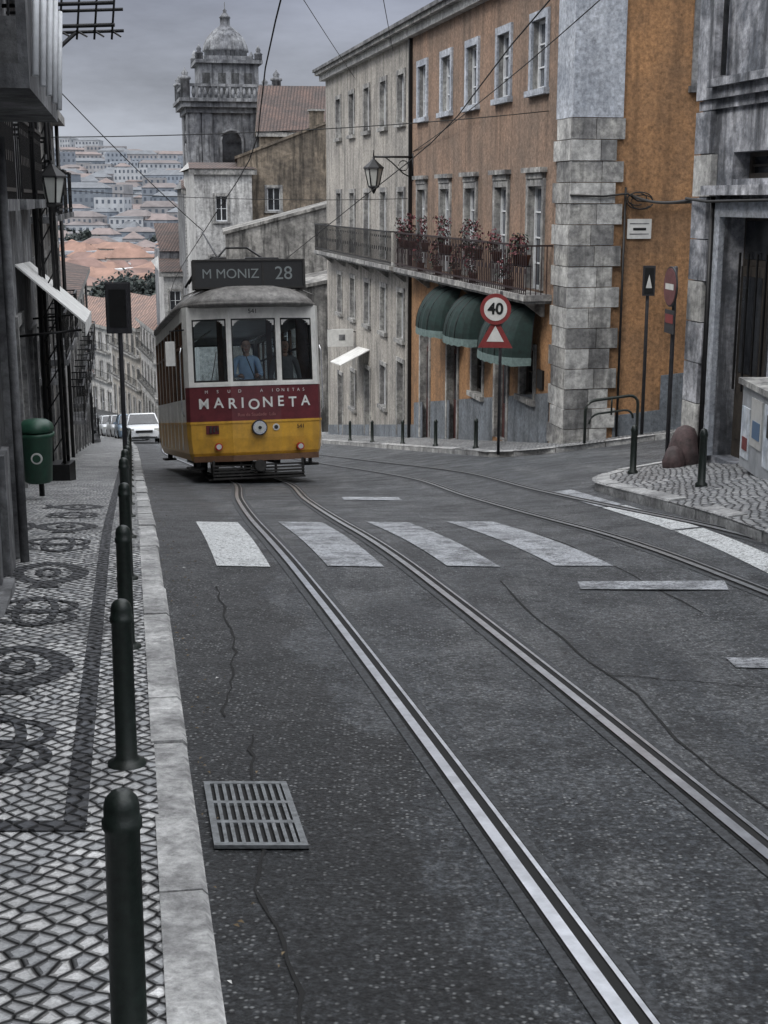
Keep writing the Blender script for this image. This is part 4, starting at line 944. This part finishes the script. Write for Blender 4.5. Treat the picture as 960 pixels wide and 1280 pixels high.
# ------------------------------------------------------------------ cars
def car(loc,heading,mat):
    g=G(*loc); mb=MB()
    def cs(y,zb,zt,hw,ins): return [(-hw+.05,y,zb),(-hw,y,zb+.12),(-hw,y,(zb+zt)/2+.05),(-hw+ins*.5,y,zt-.06),(-hw+ins+.08,y,zt),(hw-ins-.08,y,zt),(hw-ins*.5,y,zt-.06),(hw,y,(zb+zt)/2+.05),(hw,y,zb+.12),(hw-.05,y,zb)]
    mb.loft([cs(-2.0,.3,.6,.68,.05),cs(-1.92,.22,.72,.78,.05),cs(-1.5,.2,.82,.83,.06),(cs(-.9,.2,.93,.84,.06)),cs(.5,.2,.95,.85,.06),cs(1.5,.2,.96,.84,.06),cs(1.9,.24,.9,.78,.06),cs(1.98,.32,.75,.7,.05)],mat)
    def gh(y,zt,w): return [(-.76,y,.9),(-w,y,zt),(w,y,zt),(.76,y,.9)]
    mb.loft([[(-.74,-1.0,.92),(-.7,-1.0,.94),(.7,-1.0,.94),(.74,-1.0,.92)],gh(-.35,1.38,.6),gh(.3,1.45,.62),gh(1.3,1.4,.6),[(-.74,1.8,.92),(-.6,1.75,1.0),(.6,1.75,1.0),(.74,1.8,.92)]],M['glassd'],True,True,False)
    mb.hexa([(-.6,-.3,1.4),(.6,-.3,1.4),(.6,1.35,1.415),(-.6,1.35,1.415),(-.55,-.25,1.46),(.55,-.25,1.46),(.55,1.3,1.47),(-.55,1.3,1.47)],mat)
    for s in (-1,1):
        mb.tube([(s*.76,-1.,.91),(s*.61,-.33,1.41)],.035,mat,6); mb.tube([(s*.61,-.33,1.41),(s*.61,1.3,1.42)],.04,mat,6); mb.tube([(s*.61,1.3,1.42),(s*.72,1.75,.95)],.05,mat,6); mb.tube([(s*.75,.3,.93),(s*.62,.3,1.42)],.03,mat,6)
        for y in (-1.3,1.3): mb.tube([(s*.86,y,.3),(s*.66,y,.3)],.3,M['rub'],20); mb.tube([(s*.87,y,.3),(s*.7,y,.3)],.18,M['chrome'],12)
        mb.box(s*.62-.14,s*.62+.14,-1.99,-1.85,.56,.7,M['lens']); mb.box(s*.66-.1,s*.66+.1,1.88,1.99,.6,.8,M['redl']); mb.box(s*.92-.08,s*.92+.08,-.75,-.65,.92,1.04,mat)
    mb.box(-.4,.4,-2.03,-1.98,.5,.62,M['black']); mb.box(-.26,.26,-2.05,-2.03,.34,.45,M['signw']); mb.box(-.6,.6,-2.0,-1.95,.24,.32,M['black'])
    o=mk('parked_car',mb); bk_=Vector((math.sin(heading),math.cos(heading),-slope(loc[1]))).normalized(); u_=(Vector((0,0,1))-bk_*bk_.z).normalized(); r_=bk_.cross(u_)
    o.matrix_world=Matrix(((r_.x,bk_.x,u_.x,loc[0]),(r_.y,bk_.y,u_.y,loc[1]),(r_.z,bk_.z,u_.z,g+.01),(0,0,0,1)))
car((-11.95,66.5),-.22,M['carw']); car((-14.1,75),-.26,M['carb']); car((-16.05,82.5),-.29,M['carw']); car((-18.2,90),-.31,M['carw']); car((-20.5,97.5),-.33,M['card']); car((-23.0,105),-.35,M['carw'])

# ------------------------------------------------------------------ mid-distance buildings
def block(name,x0,x1,y0,y1,zt,mat,roof=None,wins=[],slopex=0,rh=2.,ang=.2):
    a=MB();w=MB(); zb=min(G(x0,y0),G(x1,y1))-3
    F=Fr((x0,y0),(x1-x0,(x1-x0)*ang),((x1-x0)*ang,-(x1-x0))); L=math.hypot(x1-x0,(x1-x0)*ang); D=y1-y0
    a.T=F.T;w.T=F.T
    ops=[(s-ww/2,s+ww/2,z,z+hh) for (s,z,ww,hh) in wins]
    wall(a,0,L,zb,zt,ops,mat)
    if slopex: a.poly([(0,0,zt),(L,0,zt),(L,0,zt+slopex)],mat)
    for o in ops: window(w,*o,.2,2,2,M['wframe'],M['glassd']); surround(w,*o,M['stone'],.15,.05)
    z2=zt+slopex
    F2_=[(0,0,zb),(0,-D,zb),(0,-D,zt),(0,0,zt)]; a.poly(F2_,mat); a.poly([(L,0,zb),(L,-D,zb),(L,-D,z2),(L,0,z2)],mat); a.poly([(0,-D,zb),(L,-D,zb),(L,-D,z2),(0,-D,zt)],mat)
    if roof:
        if slopex: a.hexa([(-.15,.12,zt-.1),(L+.1,.12,z2-.1),(L+.1,-D,z2-.1),(-.15,-D,zt-.1),(-.15,.12,zt+.06),(L+.1,.12,z2+.06),(L+.1,-D,z2+.06),(-.15,-D,zt+.06)],roof)
        else:
            a.poly([(-.3,.3,zt),(L+.3,.3,zt),(L-.0,-D/2,zt+rh),(.0,-D/2,zt+rh)],roof); a.poly([(-.3,-D-.3,zt),(L+.3,-D-.3,zt),(L,-D/2,zt+rh),(0,-D/2,zt+rh)],roof)
            a.poly([(-.3,.3,zt),(0,-D/2,zt+rh),(-.3,-D-.3,zt)],mat);a.poly([(L+.3,.3,zt),(L,-D/2,zt+rh),(L+.3,-D-.3,zt)],mat)
            a.box(-.3,L+.3,-.05,.22,zt-.35,zt-.05,M['stone'])
    if name=='tan_gabled_house':
        for s_ in (4.5,8.5):
            zc_=zt+slopex*s_/L; a.box(s_,s_+.9,-1.6,-.9,zc_-.3,zc_+1.1,mat); a.box(s_-.08,s_+.98,-1.68,-.82,zc_+1.1,zc_+1.22,M['stone'])
    group(name,(x0,y0,G(x0,y0)),[('walls',a),('windows',w)])
block('bare_walled_house',-8.2,1.5,72,80,.2,M['gwall'],M['gwall'],[],2.6,ang=.12)
block('lean_to_house',-6.5,1.5,64,71.5,-2.6,M['gwall'],M['gwall'],[(1.6,-5,.8,1.2)],1.6,ang=.1)
block('tan_gabled_house',-9.0,3,86,94,4.4,M['tan'],M['tan'],[(2.2,1.2,.8,1.4),(6,0.5,.8,1.4)],4.6,ang=.1)
block('tiled_roof_hall',-8.6,6,98,112,6.5,M['tan'],M['tile'],[(3,2,1,2)],0,3.6,ang=.1)
block('white_arched_house',-11.4,-8.0,84,95,3.7,M['white'],M['tile'],[(1.6,.6,.7,1.5),(1.3,-3.0,.9,1.5)],0,.5,ang=.2)
block('grey_street_house',-13.2,-10.,93,104,2.6,M['dstone2'],M['tile'],[(.8,-1,.7,1.4),(2.2,-1,.7,1.4),(.8,-5,.7,1.4),(2.2,-5,.7,1.4)],0,.6,ang=.2)
block('white_street_house',-16.0,-12.2,100,118,-3.2,M['white'],M['tile'],[(.8,-6,.8,1.4),(2.4,-6,.8,1.4)],0,.8,ang=.2)
pts=[(-18.5,112),(-22.5,126),(-28,140),(-35.5,154),(-45,168)]
for k,(p,q_) in enumerate(zip(pts[:-1],pts[1:])):
    F=Fr(p,(q_[0]-p[0],q_[1]-p[1]),(-(q_[1]-p[1]),(q_[0]-p[0]))); L=math.hypot(q_[0]-p[0],q_[1]-p[1]); a=MB(F.T);w=MB(F.T)
    zt=-8.6-k*1.1; zb=-26; ops=[]
    for j in range(6):
        s=L*(j+.5)/6
        for fz in (-2.6,-5.6): ops.append((s-.45,s+.45,zt+fz,zt+fz+1.7))
        ops.append((s-.6,s+.6,zt-9.6,zt-6.9))
    mt=[M['white'],M['beige'],M['white'],M['beige']][k]
    wall(a,0,L,zb,zt,ops,mt,M['stone'])
    for o in ops: window(w,*o,.2,2,2,M['wframe'],M['glassd']); surround(w,*o,M['stone'],.15,.05)
    for fz in (-2.7,-5.7): w.box(.3,L-.3,0,.5,zt+fz-.15,zt+fz,M['stone']); railing(w,.3,L-.3,.5,zt+fz,.9,M['iron'],.3,False,False)
    a.box(0,L,0,.4,zt-.3,zt,M['stone']); a.poly([(0,.4,zt+.01),(L,.4,zt+.01),(L,-6,zt+2.6),(0,-6,zt+2.6)],M['tilef']); a.poly([(0,-12,zt),(L,-12,zt),(L,-6,zt+2.6),(0,-6,zt+2.6)],M['tilef'])
    a.poly([(0,0,zb),(0,-12,zb),(0,-12,zt),(0,-6,zt+2.6),(0,0,zt)],mt);a.poly([(L,0,zb),(L,-12,zb),(L,-12,zt),(L,-6,zt+2.6),(L,0,zt)],mt)
    group('terraced_house',(p[0],p[1],zb+4),[('walls',a),('windows',w)])

# ------------------------------------------------------------------ church
CO=(-14.7,107)
CH=Fr(CO,(1,.2144),(.2144,-1)); a=MB(CH.T); S=6.3; cm_=M['church']
zb=-20
def sq(z0,z1,e): a.box(-e,S+e,-S-e,e,z0,z1,cm_)
def arch(mb,s0,s1,z0,zs,mat,d=.06):
    r=(s1-s0)/2;c=(s0+s1)/2
    mb.poly([(s0,d,z0),(s1,d,z0)]+[(c+r*math.cos(t*math.pi/8),d,zs+r*math.sin(t*math.pi/8)) for t in range(9)],mat)
    mb.tube([(s0-.1,d,z0),(s0-.1,d,zs)]+[(c-(r+.1)*math.cos(t*math.pi/8),d,zs+(r+.1)*math.sin(t*math.pi/8)) for t in range(9)]+[(s1+.1,d,z0)],.12,cm_,5)
sq(zb,8.3,0)
for s in (0,.9,4.6,5.5): a.box(s,s+.8,0,.18,zb,8.3,cm_)
sq(1.2,1.7,.3); sq(1.7,1.9,.45); sq(-6,-5.6,.25)
sq(8.3,8.7,.3); sq(8.7,9.1,.6); sq(9.1,9.35,.8)
arch(a,2.4,3.9,3.2,6.2,M['glassd'],.03); 
o_=CH.T(0,-S,0); CH2=Fr((o_[0],o_[1]),(.2144,-1),(-1,-.2144)); a2=MB(CH2.T); arch(a2,2.4,3.9,3.2,6.2,M['glassd'],.03)
for s in (0,.9,4.6,5.5): a2.box(s,s+.8,0,.18,zb,8.3,cm_)
a.box(2.2,4.1,.0,.5,2.9,3.1,cm_)
def sq2(z0,z1,i): a.box(i,S-i,-S+i,-i,z0,z1,cm_)
sq2(9.35,12.0,.9)
for s in (1.4,2.6,3.6,4.6): a.poly([(s-.3,-.88,9.8),(s+.3,-.88,9.8),(s+.3,-.88,11.3),(s-.3,-.88,11.3)],M['dstone'])
for (px_,py_) in ((-.3,.3),(S+.3,.3),(S+.3,-S-.3),(-.3,-S-.3)):
    a.rev([(.35,0),(.35,1.3),(.45,1.35),(.45,1.5),(.2,1.6),(.28,1.8),(.1,2.0),(.02,2.2)],(px_,py_,9.35),cm_,8)
for k in range(16): a.rev([(.1,0),(.16,.35),(.08,.8)],(-.1+k*.42,.3,9.4),cm_,6)
a.box(-.4,S+.4,.15,.45,10.2,10.4,cm_); a.box(-.45,-.15,-S-.3,.15,10.2,10.4,cm_)
sq2(12.0,12.25,.6); sq2(12.25,12.6,1.3)
for (px_,py_) in ((.9,-.9),(S-.9,-.9),(S-.9,-S+.9),(.9,-S+.9)): a.rev([(.3,0),(.3,.4),(.36,.45),(.15,.6),(.2,.75),(.02,1.1)],(px_,py_,12.25),cm_,8)
a.rev([(1.65,0),(1.65,.4),(1.8,.45),(1.78,.6),(1.68,1.0),(1.42,1.5),(1.05,1.9),(.65,2.2),(.42,2.35),(.38,2.45),(.38,2.9),(.46,2.95),(.3,3.15),(.12,3.35),(.16,3.5),(.04,3.6),(.03,4.1)],(S/2,-S/2,12.6),cm_,12,True)
b_=MB(CH.T); b_.box(S,S+9,-22,-3,zb,2.5,M['tan']); b_.poly([(S,-2.8,2.5),(S+9,-2.8,2.5),(S+9,-12,6.8),(S,-12,6.8)],M['tile']); b_.poly([(S,-22,2.5),(S,-2.8,2.5),(S,-12,6.8)],cm_)
b_.box(-2.6,-.02,-9,-.6,zb,-2,cm_); b_.poly([(-2.6,-.5,-2),(0,-.5,-2),(0,-9,0),(-2.6,-9,0)],M['tile'])
group('church_with_bell_tower',(CO[0],CO[1],-14),[('tower',a),('tower_side',a2),('nave',b_)])

# ------------------------------------------------------------------ distant city
M['fw']=[simple('far_wall_%d'%i,c,.9,0,.22,.3,0) for i,c in enumerate([(.27,.30,.34),(.2,.225,.26),(.36,.38,.405),(.25,.25,.26),(.16,.185,.215),(.29,.28,.285)])]  # pale blue-grey haze is mixed into the far wall colours
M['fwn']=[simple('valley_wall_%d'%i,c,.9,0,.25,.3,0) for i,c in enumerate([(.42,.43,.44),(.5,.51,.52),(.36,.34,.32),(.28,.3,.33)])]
M['fr']=[simple('far_roof_%d'%i,c,.9,0,.25,.3,0) for i,c in enumerate([(.17,.14,.135),(.14,.125,.125),(.13,.14,.155)])]  # far roofs greyed, their colour carries the distance haze
M['frn']=[simple('valley_roof_%d'%i,c,.9,0,.3,.3,0) for i,c in enumerate([(.22,.135,.105),(.17,.11,.095)])]
fw=simple('far_window',(.08,.095,.12),.5,0,.2,1,0)
mb=MB()
for i in range(1350):
    y=random.uniform(240,960) if i>120 else random.uniform(238,320)
    x=-y*random.uniform(.07,.3) if i%3 else -y*random.uniform(-.1,.5)
    g=G(x,y); k=1+y/900; w=random.uniform(5,12)*k*.8; d=random.uniform(6,10); h=random.uniform(5,10)*(1.3 if y>500 else 1)
    if y>500 and random.random()<.15: h*=1.5; w*=1.5
    an=random.uniform(-.5,.5); ca,sa=math.cos(an),math.sin(an)
    T=lambda p,q,r,x=x,y=y,ca=ca,sa=sa:(x+p*ca-q*sa,y+p*sa+q*ca,r)
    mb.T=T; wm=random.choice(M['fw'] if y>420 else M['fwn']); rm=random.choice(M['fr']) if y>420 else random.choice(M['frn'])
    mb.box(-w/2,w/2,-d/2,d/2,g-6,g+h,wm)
    if random.random()<(.75 if y<420 else .5):
        rh=random.uniform(1.2,2.4); e=.3
        A=[(-w/2-e,-d/2-e,g+h),(w/2+e,-d/2-e,g+h),(w/2+e,d/2+e,g+h),(-w/2-e,d/2+e,g+h)]; R0=(-w/2+d*.35,0,g+h+rh);R1=(w/2-d*.35,0,g+h+rh)
        if w<d: R0=R1=(0,0,g+h+rh)
        mb.poly([A[0],A[1],R1,R0],rm);mb.poly([A[2],A[3],R0,R1],rm);mb.poly([A[1],A[2],R1],rm);mb.poly([A[3],A[0],R0],rm)
    fl=int(h/3); nw=max(2,int(w/2.2))
    for f_ in range(fl):
        for q_ in range(nw):
            s=-w/2+w*(q_+.5)/nw; z=g+h-2.3-f_*3
            mb.poly([(s-.5,-d/2-.03,z),(s+.5,-d/2-.03,z),(s+.5,-d/2-.03,z+1.4),(s-.5,-d/2-.03,z+1.4)],fw)
    if w<d*2:
        for f_ in range(fl):
            for q_ in (-.25,.25):
                z=g+h-2.3-f_*3; mb.poly([(w/2+.03,d*q_-.5,z),(w/2+.03,d*q_+.5,z),(w/2+.03,d*q_+.5,z+1.4),(w/2+.03,d*q_-.5,z+1.4)],fw); mb.poly([(-w/2-.03,d*q_-.5,z),(-w/2-.03,d*q_+.5,z),(-w/2-.03,d*q_+.5,z+1.4),(-w/2-.03,d*q_-.5,z+1.4)],fw)
mb.T=None
mk('distant_hillside_houses',mb,recalc=False)
mb=MB()
fl1=simple('far_foliage',(.05,.062,.055),.9,0,.4,.5,0); fl2=simple('far_foliage_dark',(.03,.038,.037),.9,0,.4,.5,0)
def tree(x,y,h,r,ls,n=9):
    g=G(x,y); mb.tube([(x,y,g-1),(x+r*.1,y,g+h*.45),(x,y,g+h*.7)],[r*.12,r*.08,r*.03],M['wood'],6)
    for k in range(4):
        t=random.uniform(0,6.28); mb.tube([(x,y,g+h*.4),(x+r*.6*math.cos(t),y+r*.6*math.sin(t),g+h*.72)],[r*.05,r*.02],M['wood'],5)
    for k in range(n):
        t=random.uniform(0,6.28); q=random.uniform(.1,.75)*r; leafball(mb,(x+q*math.cos(t),y+q*math.sin(t),g+h*random.uniform(.5,.95)),r*random.uniform(.3,.5),70,ls,[fl1,fl2] if k%2 else [fl2],.8)
for k in range(20): 
    y=random.uniform(196,230); tree(-y*random.uniform(.15,.245),y,random.uniform(9,14),random.uniform(3,5),.4)
for k in range(45):
    y=random.uniform(320,850); tree(-y*random.uniform(.07,.28),y,random.uniform(8,12),random.uniform(4,7),.9,6)
mk('distant_trees',mb,recalc=False)

# ------------------------------------------------------------------ world, sun, camera
w=bpy.data.worlds.new('World'); C.scene.world=w; w.use_nodes=True; nt=w.node_tree; bg=nt.nodes['Background']
sky=N(nt,'ShaderNodeTexSky',sky_type='NISHITA'); sky.sun_disc=False
EL=math.radians(48); sdir=Vector((-.55,-.5,0)).normalized()
sky.sun_elevation=EL; sky.sun_rotation=math.atan2(sdir.x,sdir.y); sky.dust_density=4; sky.air_density=1.5
tc=N(nt,'ShaderNodeTexCoord'); sp_=N(nt,'ShaderNodeSeparateXYZ'); nt.links.new(tc.outputs['Generated'],sp_.inputs[0])
over=ramp(nt,sp_.outputs[2],[(0.,(4.2,4.5,4.95)),(.06,(3.7,3.95,4.5)),(.15,(2.2,2.4,3.05)),(.24,(3.,3.2,3.8)),(.45,(14.,14.4,15.4)),(1.,(27.,27.5,28.5))])
cl=noise(nt,tc.outputs['Generated'],3.2,8,.62,(1,1,3.5)); over=mix(nt,1.,over,ramp(nt,cl,[(.3,.62),(.7,1.28)]),'MULTIPLY')
hs=N(nt,'ShaderNodeHueSaturation'); hs.inputs['Saturation'].default_value=.35; hs.inputs['Value'].default_value=.6; nt.links.new(sky.outputs[0],hs.inputs['Color'])
nt.links.new(mix(nt,.93,hs.outputs[0],over),bg.inputs[0]); bg.inputs[1].default_value=.12
sl=bpy.data.lights.new('sun','SUN'); sl.energy=1.5; sl.angle=math.radians(12); sl.color=(1,.95,.88); so_=bpy.data.objects.new('sun',sl); C.scene.collection.objects.link(so_)
d=-Vector((sdir.x*math.cos(EL),sdir.y*math.cos(EL),math.sin(EL))); so_.rotation_euler=d.to_track_quat('-Z','Y').to_euler()
cam=bpy.data.cameras.new('camera'); co=bpy.data.objects.new('camera',cam); C.scene.collection.objects.link(co); C.scene.camera=co
co.location=(0,0,1.86); co.rotation_euler=(math.radians(90-12.92),0,0)
cam.sensor_fit='VERTICAL'; cam.sensor_height=36; cam.lens=36*1700/1280; cam.clip_end=8000; cam.clip_start=.05
C.scene.view_settings.view_transform='Standard'; C.scene.view_settings.look='None'; C.scene.view_settings.exposure=0
print('OBJS',len(bpy.data.objects))
